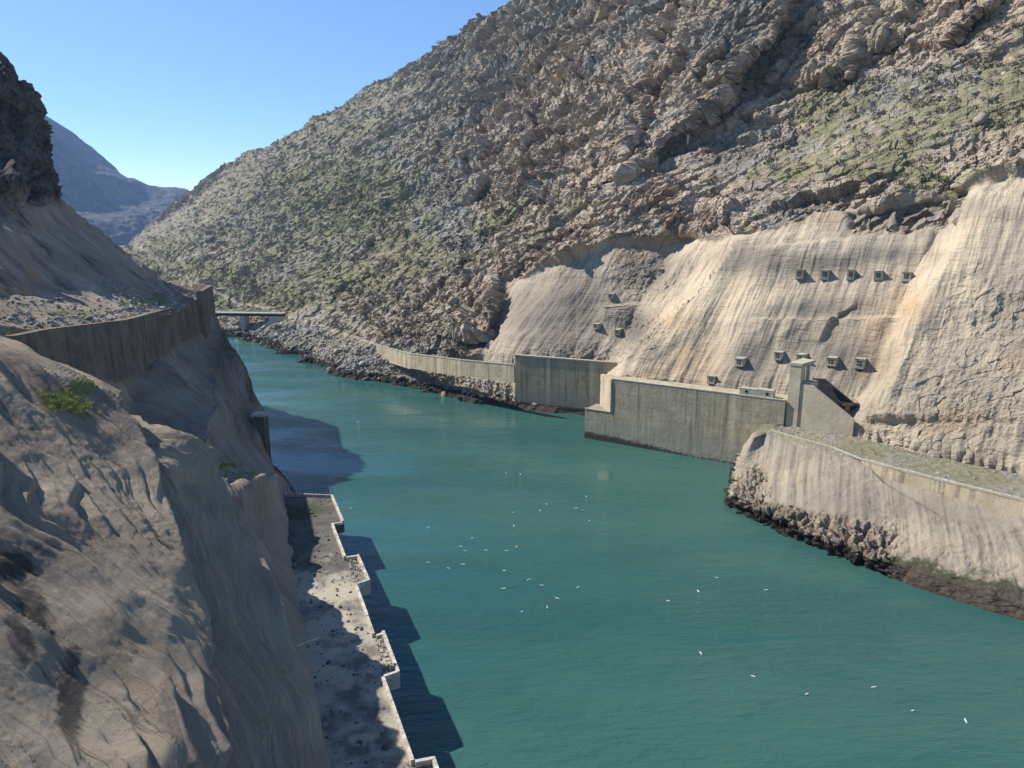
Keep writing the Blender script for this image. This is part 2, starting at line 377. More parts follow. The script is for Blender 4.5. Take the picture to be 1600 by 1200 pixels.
M_hill = hill_material(); M_cliff = cliff_material(); M_water = water_material()
M_wallgrey = wall_material('stained_concrete', (.37, .31, .21), (.47, .40, .28), (.19, .165, .12))
M_wallcream = wall_material('cream_concrete', (.46, .385, .26), (.56, .47, .33), (.17, .14, .11), .8, band=False)
M_walldark = wall_material('dark_streaked_concrete', (.12, .095, .072), (.20, .16, .12), (.055, .05, .045), .9, band=False, water=False)
M_tower = wall_material('tower_concrete', (.41, .35, .25), (.49, .43, .32), (.30, .26, .19), .4, band=False, water=False, stk=.15)
M_conc = plain('pale_concrete', (.46, .42, .34), .4, 2.2)
M_concd = plain('grey_concrete', (.40, .36, .28), .25, 1.0)
M_cap = plain('concrete_cap', (.40, .37, .29), .15, 1.0)
M_dark = plain('dark_opening', (.02, .02, .02), .1, 1.0, bump=0)
M_painted_shade = plain('painted_shade', (.045, .043, .045), .3, .8)  # near-black colour standing in for the shade inside the tower buttress
M_steel = plain('rusty_steel', (.14, .10, .075), .3, 6, .7, bump=0)
M_railgrey = plain('grey_steel', (.30, .29, .27), .2, 6, .6, bump=0)
M_bark = plain('bark', (.13, .105, .09), .3, 6, bump=0)
M_twig = plain('bare_twigs', (.17, .135, .115), .3, 6, bump=0)
M_white = plain('white_feathers', (.86, .86, .84), .03, 8, .7, bump=0)
M_grey = plain('grey_feathers', (.42, .44, .47), .05, 8, .7, bump=0)
M_rub = boulder_material('shore_stone', (.24, .22, .19), (.42, .38, .32))
M_scr = boulder_material('bench_rubble', (.20, .19, .17), (.44, .42, .37), -50)

# ------------------------------------------------------------------ terrain models
def dist_poly(X, Y, K):
    """signed distance (positive to the right-hand/uphill side given by sgn) and arc parameter along knots"""
    best = np.full(X.shape, 1e9); dd = best.copy(); ss = np.zeros(X.shape)
    for i in range(len(K) - 1):
        ax, ay = K[i]; bx, by = K[i + 1]; ex, ey = bx - ax, by - ay; L2 = ex * ex + ey * ey
        t = ((X - ax) * ex + (Y - ay) * ey) / L2
        if i > 0: t = np.maximum(t, 0)
        if i < len(K) - 2: t = np.minimum(t, 1)
        px, py = X - ax - t * ex, Y - ay - t * ey; d = np.hypot(px, py)
        sg = np.sign(ex * (Y - ay) - ey * (X - ax))
        m = d < best; best = np.where(m, d, best); dd = np.where(m, d * sg, dd); ss = np.where(m, i + np.clip(t, 0, 1), ss)
    return dd, ss
def profile(d, s, PR):
    """PR[k] = list of (d, z) for knot k, all the same length"""
    A = np.array(PR, float); n = len(A); i = np.clip(np.floor(s).astype(int), 0, n - 2); f = np.clip(s - i, 0, 1)[..., None]
    D = A[i, :, 0] * (1 - f) + A[i + 1, :, 0] * f; Z = A[i, :, 1] * (1 - f) + A[i + 1, :, 1] * f
    z = Z[..., 0]
    for k in range(D.shape[-1] - 1):
        t = np.clip((d - D[..., k]) / (D[..., k + 1] - D[..., k]), 0, 1); z = z + (Z[..., k + 1] - Z[..., k]) * t
    m = (Z[..., -1] - Z[..., -2]) / (D[..., -1] - D[..., -2])
    return z + np.maximum(d - D[..., -1], 0) * m
def march(u, v, Hf, y0, y1, n=260):
    rx, ry, rz = ray(u, v); out = np.full(u.shape, y1, float); done = np.zeros(u.shape, bool); Ys = np.geomspace(y0, y1, n); prev = None
    for Y in Ys:
        k = Y / ry; g = CH + rz * k - Hf(rx * k, np.full(u.shape, Y))
        if prev is not None:
            m = (~done) & (g <= 0)
            fr = prev / np.maximum(prev - g, 1e-6); out = np.where(m, Yp + (Y - Yp) * fr, out); done |= m
        prev = g; Yp = Y
    return out
def upsample(A, nv, nu):
    a = np.linspace(0, A.shape[0] - 1, nv); b = np.linspace(0, A.shape[1] - 1, nu)
    i = np.minimum(a.astype(int), A.shape[0] - 2); j = np.minimum(b.astype(int), A.shape[1] - 2); fa = (a - i)[:, None]; fb = (b - j)[None]
    A0 = A[i] * (1 - fa) + A[i + 1] * fa
    return A0[:, j] * (1 - fb) + A0[:, j + 1] * fb
def rbf(pts, u, v):
    """thin-plate fit of 1/Y through (u, v, Y) points"""
    p = np.array(pts, float); x = p[:, :2] / 400; n = len(p)
    def ph(r2): return .5 * r2 * np.log(r2 + 1e-9)
    d2 = ((x[:, None] - x[None]) ** 2).sum(-1); A = np.zeros((n + 3, n + 3)); A[:n, :n] = ph(d2) + np.eye(n) * 1e-4
    A[:n, n] = 1; A[:n, n + 1:] = x; A[n, :n] = 1; A[n + 1:, :n] = x.T
    w = np.linalg.solve(A, np.r_[1 / p[:, 2], 0, 0, 0]); r = w[n] + w[n + 1] * u / 400 + w[n + 2] * v / 400
    for k in range(n): r = r + w[k] * ph((u / 400 - x[k, 0]) ** 2 + (v / 400 - x[k, 1]) ** 2)
    return 1 / r
def step(u, v, poly, aL, aR, wL, wR, w0=6, fade=40):
    """relief break along a polyline of the face: aL metres towards the viewer on its left, aR on its right"""
    p = np.array(sorted(poly, key=lambda q: q[1]), float)
    dx = u - np.interp(v, p[:, 1], p[:, 0]); s = sst(dx, -w0, w0)
    a = aL * np.exp(-np.maximum(-dx, 0) / wL) * (1 - s) + aR * np.exp(-np.maximum(dx, 0) / wR) * s
    return a * sst(v, p[0, 1] - fade, p[0, 1] + 5) * (1 - sst(v, p[-1, 1] - 5, p[-1, 1] + fade))

# ---- right hillside, valley floor and the sprayed-concrete slope
KR = [(145, 57), (88.5, 109.5), (60, 147), (24, 175), (29, 191), (1, 203.5), (-47, 256), (-97, 332), (-185, 445), (-300, 600), (-400, 760), (-480, 930), (-600, 1200)]
near = lambda z0, zc, dc: [(-60, -30), (-3.2, -14), (-2.2, z0 - .4), (dc, zc), (98, zc + 38), (480, zc + 38 + 455)]
PRR = [near(11, 56, 36), near(11, 56, 36), near(12, 55, 34), near(14.5, 52, 33), [(-12, -5), (-2.2, 2.5), (-1.6, 14.1), (33, 52), (98, 90), (480, 545)], [(-12, -4), (-2.2, 2.5), (-1.6, 13.8), (33, 48), (98, 88), (480, 535)],
       [(-60, -30), (-15, -.5), (0, 10), (40, 36), (120, 98), (500, 520)],
       [(-60, -12), (-16, -.5), (0, 9), (50, 40), (160, 130), (500, 490)],
       [(-60, 0.5), (-16, 2), (0, 9), (60, 48), (200, 165), (500, 480)],
       [(-60, 9), (-20, 9), (0, 11), (80, 64), (200, 175), (500, 480)],
       [(-60, 11), (-20, 11), (0, 13), (80, 66), (200, 180), (500, 480)],
       [(-60, 13), (-20, 13), (0, 15), (80, 66), (200, 180), (500, 480)],
       [(-60, 15), (-20, 15), (0, 17), (80, 66), (200, 180), (500, 480)]]
def HR(X, Y):
    d, s = dist_poly(X, Y, KR); return profile(-d, s, PRR)
SKY = [(140, 418), (180, 394), (210, 378), (240, 345), (270, 320), (300, 294), (340, 268), (380, 243), (430, 224), (470, 203), (520, 172), (562, 146), (574, 132), (620, 112), (660, 88), (700, 62), (740, 38), (780, 12), (820, -12), (900, -50), (1100, -110), (1300, -150), (1950, -190)]
BOT = [(140, 640), (380, 640), (420, 600), (600, 615), (700, 640), (800, 660), (900, 680), (960, 660), (1100, 665), (1230, 690), (1400, 745), (1600, 800), (1950, 880)]
CONC = [(1960, 225), (1600, 279), (1535, 290), (1505, 306), (1400, 318), (1310, 330), (1250, 338), (1160, 366), (1080, 374), (1000, 379), (945, 386), (900, 401), (845, 428), (803, 437), (798, 470), (778, 515), (757, 540), (748, 558), (700, 570), (740, 700), (1960, 950)]
def right_hill():
    nu, nv = 1600, 940
    u1 = np.linspace(140, 1950, nu)
    vt = np.interp(u1, *np.array(SKY).T); vb = np.interp(u1, *np.array(BOT).T)
    vt = vt + 4 * fbm(np.stack([u1 / 14, u1 * 0, u1 * 0 + 3], -1), 3)
    t = np.linspace(0, 1, nv)[:, None]
    U = np.broadcast_to(u1, (nv, nu)).copy(); V = vb[None] + (vt - vb)[None] * t
    cu = upsample(U, 150, 260); cv = upsample(V, 150, 260)
    cap = np.interp(cu, [140, 300, 430, 600, 800, 1200, 1950], [1250, 1000, 860, 730, 620, 500, 400])
    iv = 1 / np.minimum(march(cu, cv, HR, 110, 1900), cap)
    iv2 = blur(iv, 3); k_ = .35 + .65 * sst(np.linspace(0, 1, 150), .45, .7)[:, None]; k_ = k_ * sst(np.linspace(0, 1, 150), .06, .14)[:, None] ; iv = iv * (1 - k_) + iv2 * k_
    Y = 1 / upsample(iv, nv, nu)
    # relief: buttresses, gullies, lobes of concrete
    rel = np.zeros_like(Y)
    UJ = U + 34 * fbm(np.stack([U / 70, V / 70, U * 0], -1), 4, .6); VJ = V + 20 * fbm(np.stack([U / 60, V / 60, U * 0 + 8], -1), 3)
    S = lambda *a, **k: step(UJ if U[0, 0] < 0 or a[0][0][1] < 200 else U, VJ if a[0][0][1] < 200 else V, *a, **k)
    rel += S([(1240, -20), (1225, 40), (1165, 95), (1135, 150), (1085, 200), (1010, 262), (950, 292)], 14, -13, 600, 140, w0=15, fade=30)
    rel += S([(1060, -60), (1035, 20), (1018, 90), (1005, 120)], 8, -7, 150, 110, w0=10, fade=16)
    rel += S([(1015, 125), (1010, 200), (980, 250)], 9, -8, 140, 100, w0=6, fade=20)
    rel += S([(905, 40), (890, 80), (850, 110)], 11, -7, 70, 50, w0=8, fade=12)
    rel += S([(940, 30), (935, 75)], 9, -7, 50, 40, w0=5, fade=12)
    rel += S([(770, 262), (755, 290), (740, 315)], 9, -7, 60, 40, w0=7, fade=10)
    rel += S([(1365, 20), (1345, 90), (1320, 120)], 7, -6, 150, 110, w0=10, fade=14)
    rel += S([(1540, 5), (1500, 40), (1480, 60)], 9, -6, 90, 60, w0=8, fade=12)
    rel += S([(742, 60), (735, 130), (700, 210), (688, 300)], -8, 9, 120, 120, w0=16)
    rel += S([(775, 437), (775, 480), (762, 522)], 9, -4.0, 45, 50, w0=5, fade=8)
    rel += S([(1085, 372), (1022, 450), (978, 540), (955, 596)], -4.0, 3.2, 80, 90, w0=14, fade=15)
    rel += S([(1180, 395), (1155, 450), (1125, 560), (1105, 600)], -1.6, 1.8, 60, 120, w0=26, fade=40)
    rel += S([(1520, 300), (1490, 360), (1430, 470), (1375, 600), (1345, 650)], -4.5, 3.0, 120, 120, w0=22, fade=15)
    rel += S([(1335, 478), (1300, 500), (1285, 530)], .6, -.5, 20, 20, w0=5, fade=8)
    rel += S([(590, 375), (570, 400)], 8, -6, 50, 30, w0=6, fade=10)
    rel += S([(345, 370), (325, 385)], 5, -4, 40, 30, w0=6, fade=10)
    rec = blur(inpoly(U, V, [(1322, 332), (1400, 326), (1515, 304), (1498, 356), (1420, 370), (1330, 366)]).astype(float), 3)
    rel -= 2.0 * rec
    # horizontal lifts of the concrete (berms)
    rel += 1.0 * sst(V, 492, 496) * (1 - sst(V, 496, 560)) * sst(UJ, 1150, 1190) * (1 - sst(UJ, 1380, 1420))
    rel += 1.4 * sst(V, 374 - (U - 1300) * .06, 379 - (U - 1300) * .06) * (1 - sst(V, 380, 450)) * sst(U, 1160, 1200) * (1 - sst(U, 1440, 1470))
    rel += 2.0 * sst(V, 470, 474) * (1 - sst(V, 474, 520)) * sst(U, 930, 945) * (1 - sst(U, 1000, 1020))
    Y = Y - rel * (Y / np.maximum(Y, 260)) ** 0
    P = at(U, V, Y)
    N = normals(P); N *= -np.sign((N[nv // 2, nu // 2] @ P[nv // 2, nu // 2]) )
    warp = fbm(P / 60, 3)[..., None] * 12
    jit = fbm(np.stack([U / 25, V / 25, U * 0], -1), 4) * 14
    conc = blur(inpoly(U + jit, V + jit * .6, CONC).astype(float), 2)
    d, s = dist_poly(P[..., 0], P[..., 1], KR); d = -d
    a = P[..., 0] * .72 - P[..., 1] * .69; b = P[..., 2] + .6 * d         # along the valley, up the slope
    qa = a * .82 + b * .57; qb = -a * .57 + b * .82                       # bedding runs up to the right
    wa = fbm(P / 9, 3) * 3; wb = fbm(P / 9 + 40, 3) * 3
    crag = np.clip(blob(U, V, [(880, 120, 190, 130, 0), (1000, 10, 260, 100, 0), (820, 260, 120, 70, 0), (1400, 60, 200, 60, 20), (1250, 330, 220, 40, 5), (1560, 235, 90, 40, 20), (1000, 320, 110, 50, 0), (1190, 200, 90, 40, 30), (770, 460, 45, 60, 0), (860, 380, 90, 30, 20), (620, 470, 90, 30, 0), (700, 520, 80, 25, 0), (1110, 130, 60, 60, 0)]) * 1.3 + .16 + .30 * fbm(P / 34, 3), 0, 1)
    crag = crag * (1 - .6 * sst(-U, -760, -560))
    sc_ = np.clip(Y / 260, .8, 2.6)
    rg = fbm(np.stack([qa / 30, qb / 13, d / 40], -1) + warp / 40, 5, .6, ridged=True)
    ns = fbm(P / 5.0, 4, .6)
    fc = []
    for L, k in ((30, 0), (14, 3), (6.5, 7), (3.0, 11), (1.5, 17)):
        fc.append(facet((qa + wa * (L / 14)) / L + k * 3.3, (qb + wb * (L / 14)) / (L * .6) + k * 1.7, 1.0, (0, .5, .6, .6, .5)[len(fc)]))
    f2 = fc[2][0]; f3 = fc[3][0]
    def saw(x, w_=.8):
        i = np.floor(x); f = x - i; return (.3 + hsh(i.astype(np.int64), (i * 0).astype(np.int64), 9)) * (f ** 1.4 * (1 - sst(f, w_, 1.0)))
    lw_ = fbm(P / 22, 4, .6); strata = 3.4 * saw(-(qb + 9 * lw_) / 12.0) + 1.5 * saw(-(qb + 8 * lw_) / 4.3) + .6 * saw(-(qb + 6 * lw_) / 1.8) + 2.2 * saw((qa + 10 * lw_) / 17.) + .9 * saw((qa + 9 * fbm(P / 12, 3)) / 6.)
    ps = P[..., 1] / 736.; wL = lambda L: sst(L / ps, 1.6, 4.5)
    rock = crag * (.5 + fbm(P / 18, 3)).clip(.1, 1.2) * strata * wL(5.) + crag * (5.4 * fc[0][0] + 3.2 * fc[1][0] + 1.5 * fc[2][0] * wL(6.5) + 2.4 * rg - .6 * np.exp(-fc[1][1] * 9)) + (.2 + .8 * crag) * (.8 * fc[3][0] * wL(3.) + .45 * fc[4][0] * wL(1.5) + .7 * ns * wL(4.)) + (1 - crag) * .5 * fc[2][0] * wL(6.5)
    rock *= .82; rock += (1 - crag) * 4.0 * fbm(np.stack([qa / 50, qb / 17, d / 40], -1), 4, .5, ridged=True)
    fl_a = a; fl_b = b
    flute = fbm(np.stack([fl_a / 1.6, fl_b / 22, fl_a * 0], -1), 3, .6)
    cn = 1.5 * fbm(P / 13, 4, .5) + 2.2 * fbm(P / 27 + 3, 3, .5) + .35 * flute + .14 * ns + .5 * fbm(np.stack([fl_a / 7, fl_b / 30, fl_a * 0 + 5], -1), 3)
    rough = blob(U, V, [(1010, 430, 55, 50, 0), (1000, 510, 40, 40, 0), (900, 560, 90, 20, 5), (1520, 620, 130, 110, 0), (1550, 480, 70, 60, 0), (1400, 690, 120, 40, 15), (1330, 640, 40, 20, 0)])
    cn += rough * (.25 * f3 + .9 * ns + .3 * f2 * fbm(P / 9, 2) + .5 * fbm(P / 2.4, 4, .65, ridged=True)) + rec * (1.2 * f3 + 1.2 * fbm(np.stack([fl_a / 2.2, fl_b / 14, fl_a * 0], -1), 3))
    lift = np.abs(((b / 3.1) + .15 * fbm(P / 10, 2)) % 1 - .5) * 2; cn -= .06 * sst(lift, .8, 1)
    D = (rock * (1 - conc) * np.clip(sc_, .8, 1.6) + cn * conc)
    D *= sst(t, 0, .02)
    Nd = N * np.array([1, 1, .6]); Nd /= np.linalg.norm(Nd, axis=-1, keepdims=True); kk = (1 - conc)[..., None]; Nd = N * (1 - kk) + Nd * kk
    P = P + Nd * D[..., None]
    # masks
    slope = N[..., 2]
    grass = blob(U, V, [(1310, 140, 40, 30, 25), (1320, 265, 110, 16, 0), (1560, 170, 60, 30, 10), (1100, 120, 60, 14, -20), (800, 340, 70, 25, 25), (850, 375, 90, 25, 20), (740, 400, 30, 20, 0), (1260, 180, 50, 14, 20), (1450, 300, 70, 12, 0), (900, 330, 80, 18, 0), (640, 400, 60, 40, 0), (560, 440, 80, 30, 0), (540, 320, 120, 60, 0), (250, 410, 50, 22, 0), (330, 440, 60, 20, 0), (1400, 715, 90, 14, 14), (1530, 745, 60, 12, 14), (1200, 130, 60, 25, 0), (1250, 270, 40, 16, 0), (420, 470, 60, 20, 0), (965, 100, 40, 8, 0), (1420, 210, 60, 16, 10)]) * .55 + .16
    grass += .20 * (V < 345) * sst(U - .35 * (V - 180), 1130, 1300)  + .02 * (U < 700)
    grass = grass - .45 * (crag - .3) + .5 * (slope - .55)
    scree = blob(U, V, [(1420, 150, 110, 35, 10), (700, 360, 60, 60, 30), (620, 330, 90, 40, 30), (500, 330, 100, 50, 20), (430, 520, 100, 20, 5), (620, 560, 100, 22, 8), (1400, 715, 110, 12, 14)])
    scree = np.clip(scree * 1.2, 0, .9) * (U < 2000)
    grey = np.clip(1 - sst(U + .25 * V, 640, 880) + blob(U, V, [(850, 30, 60, 60, 0), (1150, 40, 70, 50, 0), (1450, 215, 60, 20, 10)]) * .8 + .15 * blob(U, V, [(1400, 200, 200, 80, 0)]), 0, 1)
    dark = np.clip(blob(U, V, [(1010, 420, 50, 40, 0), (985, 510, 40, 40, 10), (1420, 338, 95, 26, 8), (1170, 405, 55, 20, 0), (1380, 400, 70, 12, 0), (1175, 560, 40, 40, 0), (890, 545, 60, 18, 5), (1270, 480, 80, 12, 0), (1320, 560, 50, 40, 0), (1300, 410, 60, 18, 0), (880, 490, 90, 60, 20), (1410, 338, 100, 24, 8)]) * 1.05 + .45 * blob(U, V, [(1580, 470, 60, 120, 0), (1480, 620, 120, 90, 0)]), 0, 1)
    cream = np.clip(blob(U, V, [(1050, 520, 60, 110, -25), (1110, 440, 70, 60, 0), (1500, 400, 42, 130, -30), (1250, 360, 90, 22, 5), (1420, 520, 40, 90, -30), (1560, 310, 60, 25, 0), (1190, 470, 60, 30, 0)]) * 1.1, 0, 1)
    ochre = np.clip(blob(U, V, [(1420, 480, 40, 30, 0), (1080, 560, 50, 40, 0), (1060, 500, 30, 20, 0), (1370, 530, 26, 60, -5), (990, 400, 30, 20, 0), (1290, 345, 30, 10, 0), (1590, 560, 30, 20, 0), (1000, 590, 60, 10, 8), (1480, 660, 50, 20, 10)]) * .8, 0, 1)
    trk = np.full(U.shape, 1e9)
    for pl in ([(222, 388), (240, 402), (262, 424), (285, 442), (330, 455), (360, 470), (400, 482), (440, 491), (500, 512), (590, 540)], [(262, 424), (300, 404), (340, 398)]):
        for (x1, y1), (x2, y2) in zip(pl[:-1], pl[1:]):
            tt = np.clip(((U - x1) * (x2 - x1) + (V - y1) * (y2 - y1)) / ((x2 - x1) ** 2 + (y2 - y1) ** 2), 0, 1); trk = np.minimum(trk, np.hypot(U - x1 - tt * (x2 - x1), (V - y1 - tt * (y2 - y1)) * 1.6))
    road = np.maximum(1 - sst(trk, 2.0, 5.0), .6 * blob(U, V, [(465, 500, 34, 10, 10), (300, 440, 30, 8, 0)])); conc = np.maximum(conc, .8 * road)
    # back side beyond the skyline so the ridge has a body
    nb = 10; back = []
    top = P[-1]; dirs = at(u1, vt, np.full(nu, 1.)) * 0; dirs[..., 0] = .35; dirs[..., 1] = .94; dirs[..., 2] = 0
    for k in range(1, nb + 1):
        q = top + dirs * (14. * k); q[..., 2] = top[..., 2] - 1.2 * k ** 1.7; back.append(q)
    P2 = np.concatenate([P, np.stack(back)]); pad = lambda m: np.concatenate([m, np.repeat(m[-1:], nb, 0)])
    flow = np.stack([fl_a, fl_b, fl_a * 0], -1)
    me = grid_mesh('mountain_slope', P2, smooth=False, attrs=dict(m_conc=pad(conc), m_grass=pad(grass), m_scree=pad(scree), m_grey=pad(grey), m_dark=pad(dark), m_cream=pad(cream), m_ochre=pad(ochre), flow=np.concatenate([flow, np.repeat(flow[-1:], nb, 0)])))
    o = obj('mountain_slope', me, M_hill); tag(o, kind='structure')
    return dict(P=P, U=U, V=V, N=N, conc=conc, crag=crag, grass=grass, scree=scree, grey=grey)
RH = right_hill()
def on_hill(u, v):
    """point of the built right-hand slope seen at photo pixel (u, v)"""
    i = np.argmin((RH['U'] - u) ** 2 + (RH['V'] - v) ** 2); i = np.unravel_index(i, RH['U'].shape)
    Y = RH['P'][i][1]; pu, pv = proj(RH['P'][i]); return at(u, v, Y), RH['N'][i]

# ---- left cliff in world coordinates (foot line, then up)
KL = [(14, -30), (3, 12), (-7.5, 36), (-14.5, 52.6), (-22.6, 75), (-30.9, 97), (-38.4, 118), (-51, 150), (-60, 175), (-69, 198), (-84, 214), (-120, 228)]
pn_ = lambda: [(-8, -6), (0, 5.5), (5, 14), (11, 24), (38, 46), (60, 62), (130, 105)]
PRL = [pn_(), pn_(), pn_(),
       [(-8, -6), (0, 5.5), (5, 14), (11, 24), (37, 44.5), (60, 60), (130, 100)],
       [(-8, -6), (0, 5.5), (5, 14), (10, 24), (32, 44.5), (50, 48), (130, 95)],
       [(-8, -6), (0, 5.5), (5, 13.5), (10, 21.5), (26, 30), (27.4, 37.4), (130, 90)],
       [(-8, -6), (0, 5.5), (4.5, 13), (9, 21), (21, 28), (22.4, 35.5), (130, 80)],
       [(-8, -6), (0, 0), (4.5, 12), (9, 21.5), (18, 28), (19.4, 33.2), (130, 80)],
       [(-8, -6), (0, 0), (4.5, 12), (8, 21), (14, 27), (15.4, 32), (130, 80)],
       [(-8, -6), (0, 0), (3, 9), (5, 14), (11, 28), (12.4, 32), (130, 80)],
       [(-8, -6), (0, 0), (3, 9), (5, 14), (11, 28), (12.4, 31), (130, 80)],
       [(-8, -6), (0, 0), (3, 9), (5, 14), (11, 28), (12.4, 31), (130, 80)]]
def KLp(s, d, z):
    i = min(int(s), len(KL) - 2); f = s - i; K = np.array(KL, float); p = K[i] * (1 - f) + K[i + 1] * f
    t0 = K[min(i + 2, len(K) - 1)] - K[i]; t1 = K[i + 1] - K[max(i - 1, 0)]; t = t0 * f + t1 * (1 - f); t /= np.linalg.norm(t)
    return np.array([p[0] - t[1] * d, p[1] + t[0] * d, z])
def left_cliff():
    ns, nd = 1150, 520
    K = np.array(KL, float)
    s = np.linspace(.9, len(K) - 1.001, ns); i = s.astype(int); f = (s - i)[:, None]
    # smooth curve through the knots
    def cr(Kk, s):
        i = s.astype(int); f = (s - i)[:, None]; g = lambda j: Kk[np.clip(j, 0, len(Kk) - 1)]
        a, b, c, d = g(i - 1), g(i), g(i + 1), g(i + 2)
        return .5 * (2 * b + (c - a) * f + (2 * a - 5 * b + 4 * c - d) * f ** 2 + (3 * b - a - 3 * c + d) * f ** 3)
    base = cr(K, s); tan = np.gradient(base, axis=0); tan /= np.linalg.norm(tan, axis=1)[:, None]; n = np.stack([-tan[:, 1], tan[:, 0]], -1)
    dv = np.r_[np.linspace(-8, 0, 16)[:-1], np.linspace(0, 36, 400), np.geomspace(36.3, 112, 120)]
    nd = len(dv)
    S_, D_ = np.meshgrid(s, dv, indexing='ij')
    z = profile(D_, S_, PRL)
    arc = np.concatenate([[0], np.cumsum(np.linalg.norm(np.diff(base, axis=0), axis=1))])[:, None] + D_ * 0
    XY = base[:, None] + n[:, None] * D_[..., None]
    P = np.concatenate([XY, z[..., None]], -1)
    for _ in range(3): P[:, 1:-1, 2] = .25 * P[:, :-2, 2] + .5 * P[:, 1:-1, 2] + .25 * P[:, 2:, 2]
    N = normals(P); N *= np.sign(N[..., 2:3])
    # flow of the face: buttresses lean towards the viewer as they come down
    a = arc - (z - 3) * 1.45; b = z
    w1 = fbm(P / 16, 3) * 5; w2 = fbm(P / 6, 3) * 1.6
    aa = a + w1; ab = a + w1 + w2; ab = a + fbm(P / 24, 3) * 12 + w2 * .4
    big = fbm(np.stack([aa / 17, b / 55, aa * 0 + 2.2], -1), 3, .5)
    med = fbm(np.stack([ab / 6.5, b / 26, aa * 0 + 7], -1), 4, .55, ridged=True)
    sm = fbm(np.stack([ab / 2.2, b / 10, aa * 0 + 3], -1), 4, .6, ridged=True)
    fine = fbm(P / 1.7, 4, .6)
    def saw(x, w_=.84):
        i = np.floor(x); f = x - i; amp = .35 + .9 * hsh(i.astype(np.int64), (i * 0).astype(np.int64), 9); return amp * (f ** 1.5 * (1 - sst(f, w_, 1.0)))
    sw = fbm(P / 24, 3) * 11; x1 = (a + sw) / 11.0 + .25 * fbm(P / 7, 3); x2 = (a + sw * 1.1) / 3.9 + .3 * fbm(P / 5, 3); x3 = (a + sw * 1.2) / 1.5 + .35 * fbm(P / 3, 3)
    fold = 2.1 * saw(x1, .78) + 1.5 * saw(x2) * (.5 + .8 * fbm(P / 14, 3)).clip(.1, 1.4) + .62 * saw(x3) * (.5 + fbm(P / 6 + 9, 3)).clip(0, 1.3)
    P0 = P.copy(); U, V = proj(P)
    face = sst(D_, -1, 4) * (1 - sst(D_, np.where(S_ < 4.5, 60, 19), np.where(S_ < 4.5, 75, 23)))
    D = face * (1.9 * big + .3 * med + .22 * sm + .12 * fine + fold - 1.6) + (1 - face) * (.4 * fbm(P / 5, 4))
    T = lambda *q, **k: step(U, V, *q, **k)
    rl = T([(60, 512), (130, 580), (210, 655), (320, 745)], 1.6, -3.6, 60, 110, w0=5, fade=10)
    rl += T([(120, 560), (190, 680), (262, 800), (300, 900), (318, 1010), (335, 1200)], 2.2, -1.2, 90, 60, w0=9, fade=30)
    rl += T([(338, 660), (352, 760), (400, 900), (450, 1010), (500, 1130)], 1.4, -1.4, 60, 60, w0=8, fade=30)
    rl += 2.4 * blob(U, V, [(385, 760, 40, 40, 0)]) + 1.6 * blob(U, V, [(405, 850, 22, 50, 25), (425, 960, 25, 60, 20), (270, 700, 40, 60, 20)])
    D += face * rl * np.clip(P[..., 1] / 80, .5, 1.3)
    fa, fe = facet(a / 1.9 + fbm(P / 3, 3), b / 2.6 + fbm(P / 3 + 5, 3)); fb_, _ = facet(a / .7 + fbm(P / 2, 3), b / 1.1)
    rgh = (.5 + 1.6 * fbm(P / 9 + 31, 4)).clip(0, 1.3); D += face * rgh * (.03 * fa + .02 * fb_ + .12 * fbm(P / .9, 4, .65))
    P = P + N * D[..., None]
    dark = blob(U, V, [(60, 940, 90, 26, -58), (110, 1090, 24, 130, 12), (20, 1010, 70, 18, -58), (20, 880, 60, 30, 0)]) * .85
    bench = sst(D_, np.where(S_ < 4.5, 70, 20), np.where(S_ < 4.5, 80, 24))
    grass = blob(U, V, [(100, 628, 40, 14, 0), (350, 728, 22, 10, -10), (205, 470, 20, 8, 0), (120, 490, 60, 6, 0)]) * 1.0
    rockm = .95 * blob(U, V, [(362, 520, 30, 80, -12), (395, 600, 14, 60, 0)])
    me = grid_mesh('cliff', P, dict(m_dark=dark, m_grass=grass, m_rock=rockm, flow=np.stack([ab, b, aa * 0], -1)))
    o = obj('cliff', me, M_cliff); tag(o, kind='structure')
    return P, D_, S_
LC = left_cliff()

